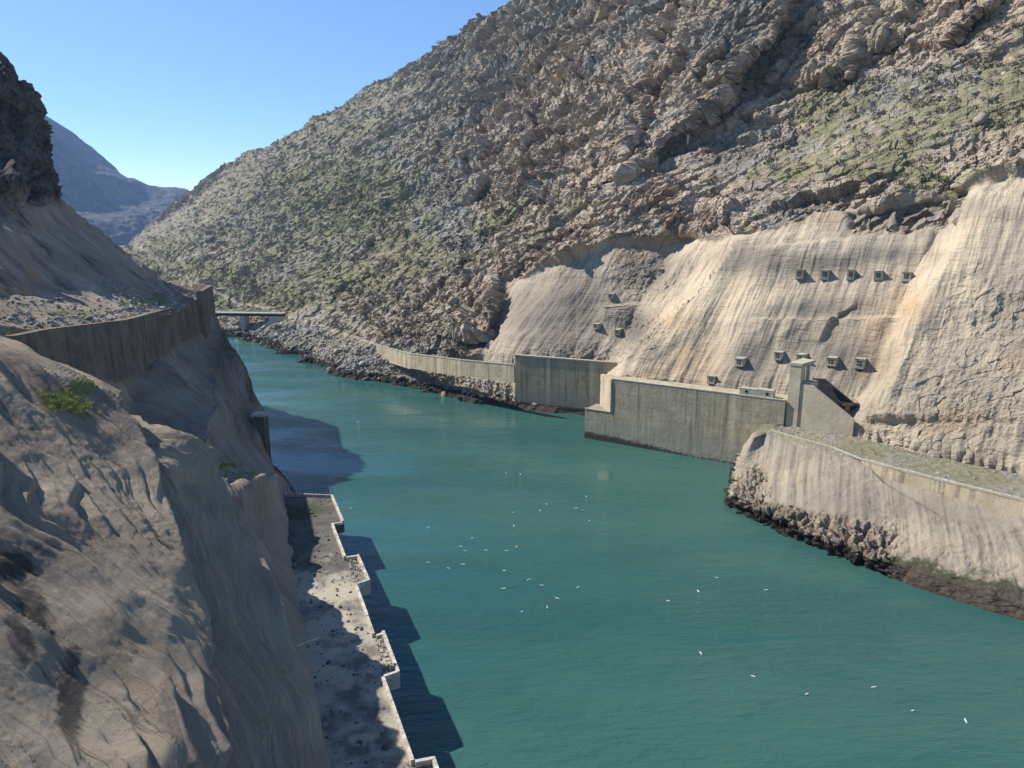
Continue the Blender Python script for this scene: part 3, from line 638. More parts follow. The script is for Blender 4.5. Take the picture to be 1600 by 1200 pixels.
# ---- upper left slope and crag
def left_upper():
    sky = [(-420, -60), (-250, 20), (-120, 50), (0, 78), (18, 92), (32, 122), (50, 132), (52, 152), (60, 160), (62, 182), (76, 195), (70, 232), (84, 268), (88, 296), (98, 312), (112, 322), (140, 345), (190, 385), (240, 420), (262, 438), (282, 456)]
    bot = [(-420, 560), (-100, 560), (0, 540), (60, 530), (200, 510), (282, 486)]
    nu, nv = 620, 460
    sg = np.array(sky, float); dd = np.r_[0, np.cumsum(np.hypot(*np.diff(sg, axis=0).T))]; t1 = np.linspace(0, dd[-1], nu)
    u1 = np.interp(t1, dd, sg[:, 0]); vt = np.interp(t1, dd, sg[:, 1]); 
    u1 = u1 + 3 * fbm(np.stack([t1 / 9, t1 * 0, t1 * 0], -1), 3) * sst(t1, 0, 50); vt = vt + 3 * fbm(np.stack([t1 / 9, t1 * 0 + 9, t1 * 0], -1), 3)
    ub = np.interp(t1, dd, np.interp(sg[:, 0], sg[:, 0], sg[:, 0])); ub = np.linspace(-420, 282, nu); vb = np.interp(ub, *np.array(bot).T)
    t = np.linspace(0, 1, nv)[:, None]
    U = ub[None] + (u1 - ub)[None] * t; V = vb[None] + (vt - vb)[None] * t
    pts = [(-420, 560, 70), (0, 540, 86), (0, 490, 92), (100, 495, 110), (200, 482, 128), (280, 470, 172), (282, 456, 203), (240, 420, 198), (190, 385, 193), (140, 345, 190), (100, 312, 188), (70, 232, 188), (52, 140, 189), (0, 80, 186), (0, 300, 140), (0, 400, 112), (60, 400, 130), (100, 445, 126), (160, 430, 147), (-200, 60, 185), (-420, -60, 170), (-200, 400, 84), (0, 200, 172), (60, 300, 165), (60, 220, 186), (-110, 240, 130)]
    Y = rbf(pts, U, V)
    Y -= step(U, V, [(20, 330), (45, 400), (60, 450)], 3, -3, 40, 40, 8, 20) + step(U, V, [(110, 330), (150, 390), (210, 450)], 2.5, -2, 40, 40, 8, 20) + step(U, V, [(60, 340), (110, 380), (150, 440)], 2., -2, 40, 40, 8, 20)
    P = at(U, V, Y); N = normals(P); N *= -np.sign(N[nv // 2, nu // 2] @ (P[nv // 2, nu // 2] - (0, 0, 50)))
    rockm = sst(V + 6 * fbm(P / 5, 3), 330 + .0 * U, 300) * sst(U, -400, -300)
    rockm = np.maximum(rockm, .8 * blob(U, V, [(0, 300, 30, 60, 0)]))
    a = P[..., 0] * .5 + P[..., 1] * .85; b = P[..., 2]
    f1, e1 = facet(a / 9 + .4 * fbm(P / 8, 2), b / 12); f2, _ = facet(a / 3.2, b / 4.5 + .5 * fbm(P / 4, 2)); f3, _ = facet(a / 1.4, b / 1.4)
    rg = fbm(np.stack([a / 14, b / 20, a * 0], -1), 4, .55, ridged=True); ns_ = fbm(P / 2.5, 4, .6)
    ab = a + .6 * b + fbm(P / 12, 3) * 4
    cn = 1.6 * fbm(np.stack([ab / 12, b / 40, a * 0], -1), 3) + .7 * fbm(np.stack([ab / 4, b / 18, a * 0], -1), 4, .5, ridged=True) + .15 * ns_
    D = rockm * (3.2 * f1 + 1.6 * f2 + .6 * f3 + 2 * rg + .5 * ns_) + (1 - rockm) * cn
    P = P + N * (D * sst(t, 0, .05) * np.where(t > .97, (1 - t) / .03 * .6 + .4, 1))[..., None]
    top = P[-1]; back = []
    for k in range(1, 9):
        q = top.copy(); q[:, 0] -= 6 * k; q[:, 1] += 4 * k; q[:, 2] -= .8 * k ** 1.4; back.append(q)
    P2 = np.concatenate([P, np.stack(back)]); pad = lambda m: np.concatenate([m, np.repeat(m[-1:], 8, 0)])
    dark = blob(U, V, [(10, 440, 40, 60, 0), (60, 380, 70, 14, -38), (150, 420, 90, 10, -38), (100, 440, 60, 10, -38), (30, 340, 50, 20, -30), (210, 430, 40, 10, -40)]) * .62
    grass = blob(U, V, [(205, 470, 26, 8, 5), (250, 470, 40, 10, 0), (60, 492, 50, 6, 0), (0, 110, 12, 12, 0), (130, 492, 50, 8, 0)]) * .9
    flow = np.stack([ab, b, a * 0], -1)
    me = grid_mesh('rocky_ridge', P2, dict(m_dark=pad(dark), m_grass=pad(grass), m_rock=pad(rockm), flow=np.concatenate([flow, np.repeat(flow[-1:], 8, 0)])))
    tag(obj('rocky_ridge', me, M_cliff), kind='structure')
    return P, U, V
LU = left_upper()

# ---- promontory below the road on the right
def promontory():
    pr = lambda u, v, z: az(u, v, z)
    cols = []
    def col(inner, top, mid, low, wat):
        w = np.array(wat); under = w + (w - np.array(low)) * 1.2; under[2] = -5
        cols.append([np.array(inner, float), np.array(top, float), np.array(mid, float), np.array(low, float), w, under])
    col((60, 156, 9.8), (56, 152, 9.8), (53, 154, 7), (51, 155, 4), (49, 157, 0))
    col((60, 152, 9.9), (51.5, 146, 9.8), (49.5, 148, 7), (48.5, 149.5, 3), (47.5, 150.5, 0))
    col((61, 149, 9.9), pr(1178, 684, 9.6), pr(1160, 712, 6.5), pr(1150, 742, 2.5), pr(1143, 760, 0))
    col((63, 147, 10), pr(1200, 674, 10), pr(1180, 725, 6), pr(1150, 772, 2.2), pr(1139, 788, 0))
    col((66, 144, 10), pr(1235, 684, 10), pr(1222, 745, 6), pr(1190, 796, 2.0), pr(1170, 812, 0))
    col((70, 139, 10), pr(1300, 702, 10), pr(1290, 770, 5.8), pr(1262, 828, 1.8), pr(1240, 842, 0))
    col((77, 130, 10), pr(1400, 729, 10), pr(1385, 800, 5.4), pr(1360, 868, 1.8), pr(1340, 884, 0))
    col((83, 122, 10), pr(1500, 754, 10), pr(1490, 838, 4.8), pr(1470, 905, 1.8), pr(1455, 924, 0))
    col((92, 113, 10), pr(1600, 778, 10), pr(1600, 866, 4.6), pr(1600, 946, 1.8), pr(1600, 972, 0))
    col((120, 88, 10), pr(1760, 822, 10), pr(1770, 920, 4.6), pr(1780, 1020, 1.8), pr(1790, 1050, 0))
    A = np.array(cols)                                     # (col, row, 3)
    def crv(A, s):
        i = np.minimum(s.astype(int), len(A) - 2); f = (s - i).reshape(-1, *([1] * (A.ndim - 1))); g = lambda j: A[np.clip(j, 0, len(A) - 1)]
        a, b, c, d = g(i - 1), g(i), g(i + 1), g(i + 2)
        return .5 * (2 * b + (c - a) * f + (2 * a - 5 * b + 4 * c - d) * f ** 2 + (3 * b - a - 3 * c + d) * f ** 3)
    B = crv(A, np.linspace(0, len(A) - 1.001, 760))
    Bt = np.swapaxes(B, 0, 1)
    s2 = np.r_[np.linspace(0, 1, 60)[:-1], np.linspace(1, 4, 330)[:-1], np.linspace(4, 4.999, 30)]
    # straight across the road edge, curved on the face
    i = np.minimum(s2.astype(int), 4); f = (s2 - i)[:, None, None]; P = Bt[i] * (1 - f) + Bt[i + 1] * f
    for _ in range(10):
        Q = P.copy(); Q[1:-1] = .25 * P[:-2] + .5 * P[1:-1] + .25 * P[2:]; m = (np.abs(s2 - 1) < .06)[:, None, None]; P = np.where(m, P, Q)
    N = normals(P); N *= np.sign(N[80, 300, 2])
    U, V = proj(P); r = s2[:, None] + 0 * U
    a = P[..., 0] * .8 - P[..., 1] * .6; b = P[..., 2] * 1.4
    low = sst(P[..., 2] + 1.2 * fbm(P / 5, 3) + 1.5 * (1 - sst(U, 1200, 1450)), 5.0, 4.0) * sst(r, 1.2, 1.5) * (1 - .9 * sst(U, 1370, 1420))
    low = np.maximum(low, blob(U, V, [(1160, 770, 34, 26, 0), (1180, 745, 18, 16, 0)]))
    wf = fbm(P / 3, 2)
    f1, e1 = facet(a / 3.2 + wf * .4, b / 2.4 + wf * .3); f2, e2 = facet(a / 1.2, b / 1.0 + wf * .4)
    f4, e4 = facet(a / .55 + wf, b / .5); rk = .85 * f1 + .85 * f2 + .5 * f4 - .7 * np.exp(-e1 * 10) - .25 * np.exp(-e2 * 8) + .6 * fbm(P / 1.2, 3)
    d1, _ = dist_poly(P[..., 0], P[..., 1], KR)
    cn = .8 * fbm(P / 7, 4) + .25 * fbm(np.stack([(a + .5 * b) / 1.4, b / 9, a * 0], -1), 3) + .1 * fbm(P / 1.2, 3)
    face = sst(r, 1.0, 1.25)
    wv = np.interp(U, [1352, 1380, 1470, 1600, 1900], [714, 750, 802, 822, 890]); wm = blur(((U > 1358) & (V < wv)).astype(float), 3) * sst(r, .98, 1.04)
    low = low * (1 - wm); cn = cn * (1 - wm) - 1.1 * wm
    D = sst(r, 1.0, 1.04) * (-3.0 * wm) + face * (low * rk + (1 - low) * (cn + 3.0 * wm)) + (1 - face) * .12 * fbm(P / 2, 4)
    P = P + N * D[..., None]
    one = np.ones_like(U)
    cream = blob(U, V, [(1500, 850, 160, 22, -14), (1440, 810, 60, 30, 0), (1230, 740, 60, 30, 0)])
    conc = face * (1 - low * .95); grass = (1 - face) * (.55 + .3 * blob(U, V, [(1540, 745, 90, 12, -14)]))
    grass += face * .0
    dark = .3 * blob(U, V, [(1330, 790, 60, 40, 0), (1450, 790, 60, 18, -10)]) + .5
    me = grid_mesh('promontory', P, dict(m_conc=conc, m_grass=grass, m_scree=.8 * (1 - face), m_grey=one * .35, m_wet=1.0 * sst(U, 1340, 1440) * (1 + .5 * fbm(P / 6, 3)), m_dark=dark, m_cream=cream, m_ochre=0 * U, flow=np.stack([a + .5 * b, b, a * 0], -1)))
    tag(obj('promontory', me, M_hill), kind='structure')
    return P, U, V, r
PM = promontory()

# ---- far blue mountains
def far_mountain():
    sky = [(-200, 60), (20, 150), (75, 196), (110, 226), (150, 254), (200, 277), (232, 288), (262, 291), (292, 294), (340, 330), (420, 380)]
    nu, nv = 420, 200; u1 = np.linspace(-200, 420, nu); vt = np.interp(u1, *np.array(sky).T) + 2 * fbm(np.stack([u1 / 14, u1 * 0, u1 * 0], -1), 4); t = np.linspace(0, 1, nv)[:, None]
    U = np.broadcast_to(u1, (nv, nu)); V = 440 + (vt - 440)[None] * t
    Y = 1 / (1 / 1900 + (1 / 3200 - 1 / 1900) * t ** .8) + 500 * (U - 200) / 300
    P = at(U, V, Y); N = normals(P); N *= -np.sign(N[100, 200] @ P[100, 200])
    a = P[..., 0] * .8 + P[..., 2] * .9; b = P[..., 2] - .5 * P[..., 0]
    D = 70 * fbm(np.stack([a / 260, b / 500, a * 0], -1), 5, .55, ridged=True) + 14 * fbm(P / 50, 4, .6)
    P = P + N * (D * (1 - sst(t, .9, 1) * .8))[..., None]
    one = np.ones_like(D)
    back = [P[-1] + np.array([0, 120. * k, -30. * k]) for k in range(1, 4)]
    P = np.concatenate([P, np.stack(back)]); g = P[..., 0] * 0
    me = grid_mesh('far_mountain', P, dict())
    n = NT('far_rock', .95, .1); c = n.mix(n.ramp(n.noise(n.pos, .02, 7, .75), .4, .62), (.06, .06, .058), (.15, .135, .12)); n.col(c); n.bump(n.noise(n.pos, .03, 6, .7), 12, .8)
    tag(obj('far_mountain', me, n.m), kind='structure')
far_mountain()

# ---- water and the ground far around
def flat(name, x0, x1, y0, y1, z, mat, kind='structure'):
    me = bpy.data.meshes.new(name); me.from_pydata([(x0, y0, z), (x1, y0, z), (x1, y1, z), (x0, y1, z)], [], [(0, 1, 2, 3)]); me.update()
    return tag(obj(name, me, mat), kind=kind)
flat('lake_water', -900, 600, -80, 420, 0, M_water)
flat('ground', -9000, 9000, -400, 12000, -12, plain('valley_earth', (.22, .2, .15), .3, .02, bump=0))
#@@REST@@
# ------------------------------------------------------------------ retaining walls on the right bank
W0 = np.array([17.3, 169.2]); W1 = np.array([55.6, 144.0]); WE = (W1 - W0) / np.linalg.norm(W1 - W0); WN = np.array([-WE[1], WE[0]])   # along, uphill
if WN[1] < 0: WN = -WN
def wl(s, o=0): return W0 + WE * s + WN * o
pu = az(960, 592, 15)[:2]; s_up = float((pu - W0) @ WE)
mb = MB()
Lw = float(np.linalg.norm(W1 - W0))
mb.prism([wl(0), wl(Lw + 3), wl(Lw + 3, 6), wl(0, 6)], -4, 7.2)
rw = mb.build('retaining_wall', M_wallgrey, None, (*W0, 0))
tag(rw, 'long grey stained concrete wall standing in the water left of the angular tower, with a black tide band at its foot', 'retaining wall')
mb = MB(); ret = az(940, 585, 15)[:2]
mb.prism([wl(s_up, .02), wl(Lw - .6, .02), wl(Lw - .6, 5.9), ret + WN * .2], 7.2, [15.1, 15.1, 15.1, 15.1])
u_ = mb.build('upper_wall', M_wallgrey, rw); u_.location = [-W0[0], -W0[1], 0]
mb = MB(); mb.wall(wl(s_up - .05, -.04), wl(Lw - .6, -.04), .5, 15.1, 15.3)
o = mb.build('coping', M_cap, rw); o.location = [-W0[0], -W0[1], 0]
mb = MB(); mb.wall(ret, wl(s_up, .0), .25, 7.25, 15.0, side=-1)
o = mb.build('end_face', M_wallcream, rw); o.location = [-W0[0], -W0[1], 0]  # lighter than its grey wall: the sun on this end is put into its colour
mb = MB(); mb.wall(wl(-.1, -.1), wl(s_up + 0, -.1), .4, 7.2, 7.42); o = mb.build('coping', M_cap, rw); o.location = [-W0[0], -W0[1], 0]
# mussel-black band
# wall A behind
a0, a1 = az(805, 556, 14.6), az(958, 568, 14.6)
mb = MB(); mb.wall(a0, a1 + (a1 - a0) * .15, 3.0, -2, 14.6)
wa_ = mb.build('retaining_wall', M_wallgrey, None, (*a0[:2], 0)); tag(wa_, 'tall grey wall with white runs, behind and left of the wall that stands in the water', 'retaining wall')
mb = MB(); mb.wall(a0 - (a1 - a0) * .01 - (0, .12, 0), a1 + (a1 - a0) * .15 - (0, .12, 0), .5, 14.6, 14.95); o = mb.build('coping', M_cap, wa_); o.location = [-a0[0], -a0[1], 0]
# low wall C along the shore path
pc = [az(588, 540, 10.2), az(640, 553, 10.8), az(720, 563, 12.2), az(803, 571, 13.2)]
mb = MB()
for p, q in zip(pc[:-1], pc[1:]): mb.wall(p, q, .8, (p[2] - 4.5, q[2] - 4.8), (p[2], q[2]))
lw = mb.build('low_wall', M_wallcream, None, (*pc[0][:2], 0)); tag(lw, 'long low cream wall running above the rocky shore towards the bridge', 'wall')
mb = MB()
for p, q in zip(pc[:-1], pc[1:]): mb.wall(p - (0, .1, 0), q - (0, .1, 0), .5, (p[2], q[2]), (p[2] + .3, q[2] + .3))
o = mb.build('coping', M_cap, lw); o.location = [-pc[0][0], -pc[0][1], 0]
# wall D under the promontory road
tops = [az(1352, 716, 10.1), az(1400, 729.5, 10.1), az(1500, 754.5, 10.1), az(1600, 778.5, 10.1), az(1760, 822, 10.1)]
hts = [.6, 3.0, 4.4, 4.6, 5.2]
def outward(i):
    t = tops[min(i + 1, 4)] - tops[max(i - 1, 0)]; t /= np.linalg.norm(t); return np.array([t[1], -t[0], 0]) if t[1] < 0 and False else np.array([-abs(t[1]), -abs(t[0]), 0])
mb = MB()
for i in range(4):
    p = tops[i] + outward(i) * 1.15; q = tops[i + 1] + outward(i + 1) * 1.15
    mb.wall(p, q, 1.4, (10.1 - hts[i], 10.1 - hts[i + 1]), (10.05, 10.05))
wd = mb.build('road_wall', M_wallcream, None, (*tops[1][:2], 0)); tag(wd, 'cream wall with dark drips under the fenced road at the right edge', 'retaining wall')
edge = [az(1204, 672.5, 10.1)] + [az(u, v, 10.1) for u, v in ((1240, 683), (1300, 699.5))] + [t + outward(i) * 1.2 for i, t in enumerate(tops)]
mb = MB()
for i, (p, q) in enumerate(zip(edge[:-1], edge[1:])): mb.wall(p, q, .35, 9.95, 10.3)
kb = mb.build('kerb', M_cap, None, (*edge[0][:2], 0)); tag(kb, 'narrow pale kerb along the outer edge of the promontory road', 'kerb')
# fence
mb = MB(); pts = []
for p, q in zip(edge[:-1], edge[1:]):
    n = max(1, int(np.linalg.norm(q[:2] - p[:2]) / 1.15))
    for k in range(n): pts.append(p + (q - p) * k / n)
fr = empty('road_fence', (*edge[0][:2], 10.3)); tag(fr, 'low wire fence of thin grey posts along the promontory road', 'fence')
pm = None
nrm = np.array([.5, .85, 0]) * .18
for i, p in enumerate(pts):
    if pm is None:
        m = MB(); m.tube([(0, 0, 0), (0, 0, 1.05)], .05, 5); po = m.build('post', M_railgrey, fr)
        pm = po
    else:
        po = pm.copy(); C.objects.link(po); po.parent = fr
    po.location = [float(x) for x in (p + nrm - np.array([edge[0][0], edge[0][1], 10.1 - .0]))]; po.location.z = 0
for h in (.55, 1.0):
    m = MB(); m.tube([p + nrm - np.array([edge[0][0], edge[0][1], 10.1]) + np.array([0, 0, h]) for p in pts], .03, 4); m.build('rail', M_railgrey, fr)

# ------------------------------------------------------------------ tower with its sloping buttress
TE = np.array([.74, -.67]); TN = np.array([.67, .74]); T0 = az(1227, 664, 10.0)[:2]
tl = lambda s, o: T0 + TE * s + TN * o
tw = empty('intake_tower', (*T0, 10.0)); tag(tw, 'angular concrete tower with a flat cap and a long sloping buttress on the right bank', 'tower')
loc = lambda o: setattr(o, 'location', (-float(T0[0]), -float(T0[1]), -10.0))
m = MB(); m.prism([tl(0, 0), tl(2.3, 0), tl(2.3, 2.2), tl(0, 2.2)], 2, 22.4); o = m.build('pier', M_tower, tw); loc(o)
m = MB(); m.prism([tl(-.15, -.15), tl(2.35, -.15), tl(3.9, 2.9), tl(1.1, 3.5)], [22.42, 22.42, 23.0, 23.0], [22.95, 22.95, 23.5, 23.5]); o = m.build('cap_slab', M_cap, tw); loc(o)
m = MB(); m.prism([tl(2.5, 2.1), tl(3.1, 2.1), tl(3.1, 2.7), tl(2.5, 2.7)], 18, 22.9); o = m.build('column', M_tower, tw); loc(o)
m = MB()
def vprism(m, prof, o0, o1):
    n = len(prof); V = [(*tl(s, o0), z) for s, z in prof] + [(*tl(s, o1), z) for s, z in prof]
    m.add(V, [tuple(range(n)), tuple(range(2 * n - 1, n - 1, -1))] + [((i + 1) % n, i, n + i, n + (i + 1) % n) for i in range(n)])
vprism(m, [(2.32, 3), (13.0, 3), (13.0, 13.4), (4.9, 18.7), (2.32, 18.9)], .25, .75); o = m.build('side_wall', M_tower, tw); loc(o)
m = MB(); vprism(m, [(2.6, 3), (12.8, 3), (12.8, 14.1), (5.0, 19.4), (2.6, 19.2)], 5.6, 6.1); o = m.build('side_wall', M_painted_shade, tw); loc(o)  # back wall coloured dark to paint in the shade on its inner face
m = MB(); vprism(m, [(2.4, 3), (12.9, 3), (12.9, 11.3), (5.0, 16.6), (2.4, 16.8)], .76, 5.59); o = m.build('sloping_floor', M_painted_shade, tw); loc(o)  # floor takes the same painted shade colour
m = MB(); m.prism([tl(2.33, .8), tl(4.4, .8), tl(4.4, 3.8), tl(2.33, 3.8)], 18.2, 19.3); o = m.build('landing', M_cap, tw); loc(o)
# little steps and stair beside the tower
st = empty('staircase', (*tl(13.3, 1.2), 10.1)); tag(st, 'narrow dark metal stair against the right end of the tower buttress', 'staircase')
for k in range(11):
    m = MB(); m.box((.45, .25 + k * .30, .15 + k * .33), (.9, .28, .09), 0); o = m.build('step', M_steel, st)
for x in (0, .9):
    m = MB(); m.tube([(x, .1, .9), (x, 3.3, 4.5)], .05, 4); m.tube([(x, .1, 0), (x, .1, .9)], .05, 4); m.build('handrail', M_steel, st)
st.rotation_euler = (0, 0, math.atan2(TE[1], TE[0]))
hp = az(1206, 668, 10.1)
hr = empty('handrail_frame', hp, math.atan2(WE[1], WE[0])); tag(hr, 'short pair of dark steel rails at the road end beside the tower foot', 'handrail')
for y in (0, 1.3):
    m = MB(); m.box((.8, y, .35), (.12, 2.3, .12), R(-30)); m.box((.8, y, .12), (.14, .14, .5)); m.build('rail', M_steel, hr)
p_, n_ = on_hill(1336, 640)
m = MB(); m.box((0, 0, 0), (5.2, 2.0, .5), .1); m.box((-1.4, -.3, -1.2), (1.2, 1.2, 2.0), .3); m.box((1.6, .1, -1.3), (.9, 1.0, 2.0), -.2)
o = m.build('ruined_slab', plain('rusty_brick', (.30, .19, .12), .3, 2)); o.location = [float(x) for x in (p_ + n_ * .9 + (0, 0, .8))]; tag(o, 'small rust-coloured broken slab on stone stubs above the metal stair', 'slab')

# ------------------------------------------------------------------ drain boxes on the sprayed slope
def copy_tree(o, parent=None):
    c = o.copy(); C.objects.link(c)
    if parent is not None: c.parent = parent
    for ch in [x for x in bpy.data.objects if x.parent == o]: copy_tree(ch, c)
    return c
def make_box():
    r = empty('drain_box', (0, 0, 0)); hw = .88
    m = MB(); m.box((0, 1.6, .1), (1.76, 4.2, 1.9)); m.build('body', M_concd, r, bevel=.05)
    m = MB(); m.box((0, -.505, .2), (.80, .05, .80)); g = m.build('opening', M_dark, r)
    m = MB(); m.box((0, -.55, .2), (.09, .05, .80)); m.box((0, -.55, .2), (.80, .05, .09)); m.build('cross_bar', M_concd, g)
    m = MB(); m.box((0, -.52, 1.08), (1.9, .3, .12)); m.build('lintel', M_concd, r)
    return r
BOXES = [(1250, 429, 'first from the left in the upper row of five'), (1290, 430, 'second from the left in the upper row of five'), (1330, 430, 'middle one of the upper row of five'), (1373, 431, 'fourth from the left in the upper row of five'), (1417, 433, 'last on the right in the upper row of five'),
         (1113, 593, 'lowest on the slope, just above the crest of the long wall'), (1157, 566, 'second from the left in the lower row, left of the tower'), (1217, 556, 'on the slope just left of the tower cap'), (1252, 560, 'half hidden behind the tower cap'), (1300, 565, 'on the slope right of the tower, above the dark buttress top'), (1344, 568, 'last on the right in the lower row, above the stair'),
         (1011, 426, 'left of the pair high on the dark rough patch'), (1033, 424, 'right of the pair high on the dark rough patch'), (956, 463, 'alone on the left slope beside the long ledge'), (933, 510, 'left one of two low on the left slope'), (966, 519, 'right one of two low on the left slope')]
proto = make_box(); bz = math.atan2(-WN[0], WN[1])
for i, (u, v, d_) in enumerate(BOXES):
    o = proto if i == 0 else copy_tree(proto)
    p, n = on_hill(u, v); q = p + np.array([-WN[0], -WN[1], 0]) * .75; o.location = [float(x) for x in q]; o.rotation_euler = (rng.uniform(-.05, .05), rng.uniform(-.05, .05), bz + rng.uniform(-.14, .14)); o.scale = (rng.uniform(.9, 1.12), 1, rng.uniform(.88, 1.15))
    if i > 10: o.scale = (.8, 1, .8)
    tag(o, 'concrete drain box, ' + d_, 'drain box', 'drain boxes on the sprayed slope')
cb = az(1187, 612, 15.5); sc_b = float((cb[:2] - W0) @ WE)
c1 = empty('crest_block', (*wl(sc_b, .9), 15.1), math.atan2(WE[1], WE[0])); tag(c1, 'long low pale block with two dark vents on the wall crest left of the tower', 'concrete block')
m = MB(); m.box((-1.5, .6, .75), (3.6, 1.6, 1.5)); m.box((2.0, .5, .8), (3.2, 1.8, 1.7)); m.build('body', M_cap, c1)
for x, y in ((-1.9, -.22), (2.4, -.42)):
    m = MB(); m.box((x, y, .85), (.55, .06, .55)); m.build('vent', M_dark, c1)

# ------------------------------------------------------------------ bridge and hut at the head of the water
bp = np.array([-109.5, 341.0]); be = np.array([-1.0, .10]); be /= np.linalg.norm(be)
br = empty('bridge', (bp[0], bp[1], 0), math.atan2(be[1], be[0])); tag(br, 'small flat road bridge on one dark pier at the far head of the water', 'bridge')
m = MB(); m.box((18, 0, 9.5), (44, 5, .5)); m.build('deck', M_cap, br)
m = MB()
for y in (-1.9, 0, 1.9): m.box((18, y, 8.75), (43, .6, 1.0))
m.build('girder', M_dark, br)
m = MB(); m.prism([(14.2, -2.2), (16.6, -2.2), (16.6, 2.2), (14.2, 2.2)], -2, 8.3); m.build('pier', M_concd, br)
m = MB(); m.prism([(-6, -3), (2.5, -3), (2.5, 3), (-6, 3)], [0, 2, 2, 0], 8.3); m.build('abutment', M_concd, br)
for y in (-2.35, 2.35):
    m = MB(); m.tube([(-3.8, y, 10.7), (39.8, y, 10.7)], .06, 4); m.tube([(-3.8, y, 10.2), (39.8, y, 10.2)], .05, 4)
    for k in range(16): m.tube([(-3.6 + k * 2.85, y, 9.7), (-3.6 + k * 2.85, y, 10.7)], .06, 4)
    m.build('railing', M_railgrey, br)
p, n = on_hill(346, 458)
hu = empty('hut', p - np.array([0, 0, .6]), .4); tag(hu, 'tiny brown hut with a pale flat roof beyond the bridge', 'hut')
m = MB(); m.box((0, 0, 1.6), (4.4, 3.2, 3.2)); m.build('wall', plain('hut_wall', (.26, .18, .14), .2, 2), hu)
m = MB(); m.box((0, 0, 3.35), (5.0, 3.8, .3)); m.build('roof', M_conc, hu)
m = MB(); m.box((-.5, -1.62, 1.2), (1.0, .06, 2.0)); m.build('door', M_dark, hu)

# ------------------------------------------------------------------ streaked walls and pier of the left bank
def left_wall(s0, s1, dfun, ztop, hfun, name, mat, label, n=24, th=1.2):
    ss = np.linspace(s0, s1, n); out = []; 
    V = []; Fc = []
    for k, s in enumerate(ss):
        f = KLp(s, dfun(s), 0); b = KLp(s, dfun(s) + th, 0); zt = ztop(s); zb = zt - hfun(s); lean = .4
        fo = KLp(s, dfun(s) - lean, 0)
        V += [(f[0], f[1], zt), (b[0], b[1], zt), (b[0], b[1], zb), (fo[0], fo[1], zb)]
    for k in range(n - 1):
        for a, b in ((0, 1), (1, 2), (2, 3), (3, 0)): Fc.append((k * 4 + a, k * 4 + b, k * 4 + 4 + b, k * 4 + 4 + a))
    Fc += [(3, 2, 1, 0), tuple(4 * (n - 1) + i for i in range(4))]
    m = MB(); m.add(V, Fc); o = m.build(name, mat, None, tuple(V[0])); tag(o, label, 'retaining wall')
    me = o.data; import bmesh
    bm = bmesh.new(); bm.from_mesh(me); bmesh.ops.recalc_face_normals(bm, faces=bm.faces); bm.to_mesh(me); bm.free()
    return o
fi = lambda xs, ys: (lambda s: float(np.interp(s, xs, ys)))
left_wall(4.68, 8.0, fi([4.45, 5, 6, 7, 8], [29.5, 26.2, 20.9, 17.9, 13.9]), fi([4.45, 5, 6, 7, 8], [38.2, 37.7, 35.9, 33.7, 32.6]), fi([4.45, 8], [9.5, 7]), 'retaining_wall', M_walldark, 'brown retaining wall with black vertical streaks under the rubble ledge on the left cliff')
left_wall(8.02, 9.6, fi([8, 9, 9.6], [12.6, 10.4, 10.4]), fi([8, 8.3, 9.6], [34.4, 34.6, 34.2]), fi([8, 9.6], [16, 22]), 'retaining_wall', M_walldark, 'tall dark wall closing the far end of the left ledge, above the blue water')
pb = az(412, 716, 0)
pr_ = empty('pier', (pb[0], pb[1] , -3)); tag(pr_, 'square dark concrete pier with a white cap standing in the water at the cliff foot', 'pier')
m = MB(); m.box((0, 0, 6.4), (2.4, 2.6, 12.8)); m.build('shaft', M_walldark, pr_)
m = MB(); m.box((0, 0, 13.0), (3.0, 3.2, .45)); m.build('cap', M_conc, pr_)

# ------------------------------------------------------------------ concrete quay at the cliff foot
QZ = 6.0
q = lambda u, v: az(u, v, QZ)[:2]
inn = lambda p, d: np.array([p[0] - .947 * d, p[1] - .323 * d])
outline = [q(520, 777), q(538, 819), q(521, 822), q(541, 875), q(561, 872), q(579, 912), q(559, 919), q(586, 996), q(601, 991), q(625, 1056), q(601, 1064), q(648, 1196), q(680, 1190)]
last = outline[-2]; dirq = np.array([.323, -.947]); outline += [q(680, 1190) + dirq * 5, last + dirq * 5, last + dirq * 30]
inner = [last + dirq * 30 - np.array([14, 0]), q(520, 1196) - np.array([6, 0]), q(460, 850) - np.array([6, 0]), q(440, 775) - np.array([6, 0])]
qy = empty('quay', (*outline[0], 0)); tag(qy, 'long narrow concrete quay with jutting bays at the foot of the left cliff', 'quay')
lq = lambda o: setattr(o, 'location', (-float(outline[0][0]), -float(outline[0][1]), 0))
nq = NT('quay_deck', .95, .15); c_ = nq.mix(nq.ramp(nq.noise(nq.pos, .35, 7, .7), .38, .62), (.15, .135, .115), (.36, .325, .265))
c_ = nq.mix(nq.ramp(nq.noise(nq.pos, .22, 5, .6), .5, .6, 0, .75), c_, (.45, .39, .29))
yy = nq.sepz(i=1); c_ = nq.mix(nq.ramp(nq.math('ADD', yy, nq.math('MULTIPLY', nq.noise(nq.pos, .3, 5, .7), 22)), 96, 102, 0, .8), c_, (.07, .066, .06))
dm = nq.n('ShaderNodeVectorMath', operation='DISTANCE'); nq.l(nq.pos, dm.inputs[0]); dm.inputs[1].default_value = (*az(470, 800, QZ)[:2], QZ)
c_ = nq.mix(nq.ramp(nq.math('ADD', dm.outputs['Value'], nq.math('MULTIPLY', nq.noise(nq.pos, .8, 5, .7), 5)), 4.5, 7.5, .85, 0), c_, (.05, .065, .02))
nq.col(c_); nq.bump(nq.noise(nq.pos, 2.2, 8, .75), .12, .9)
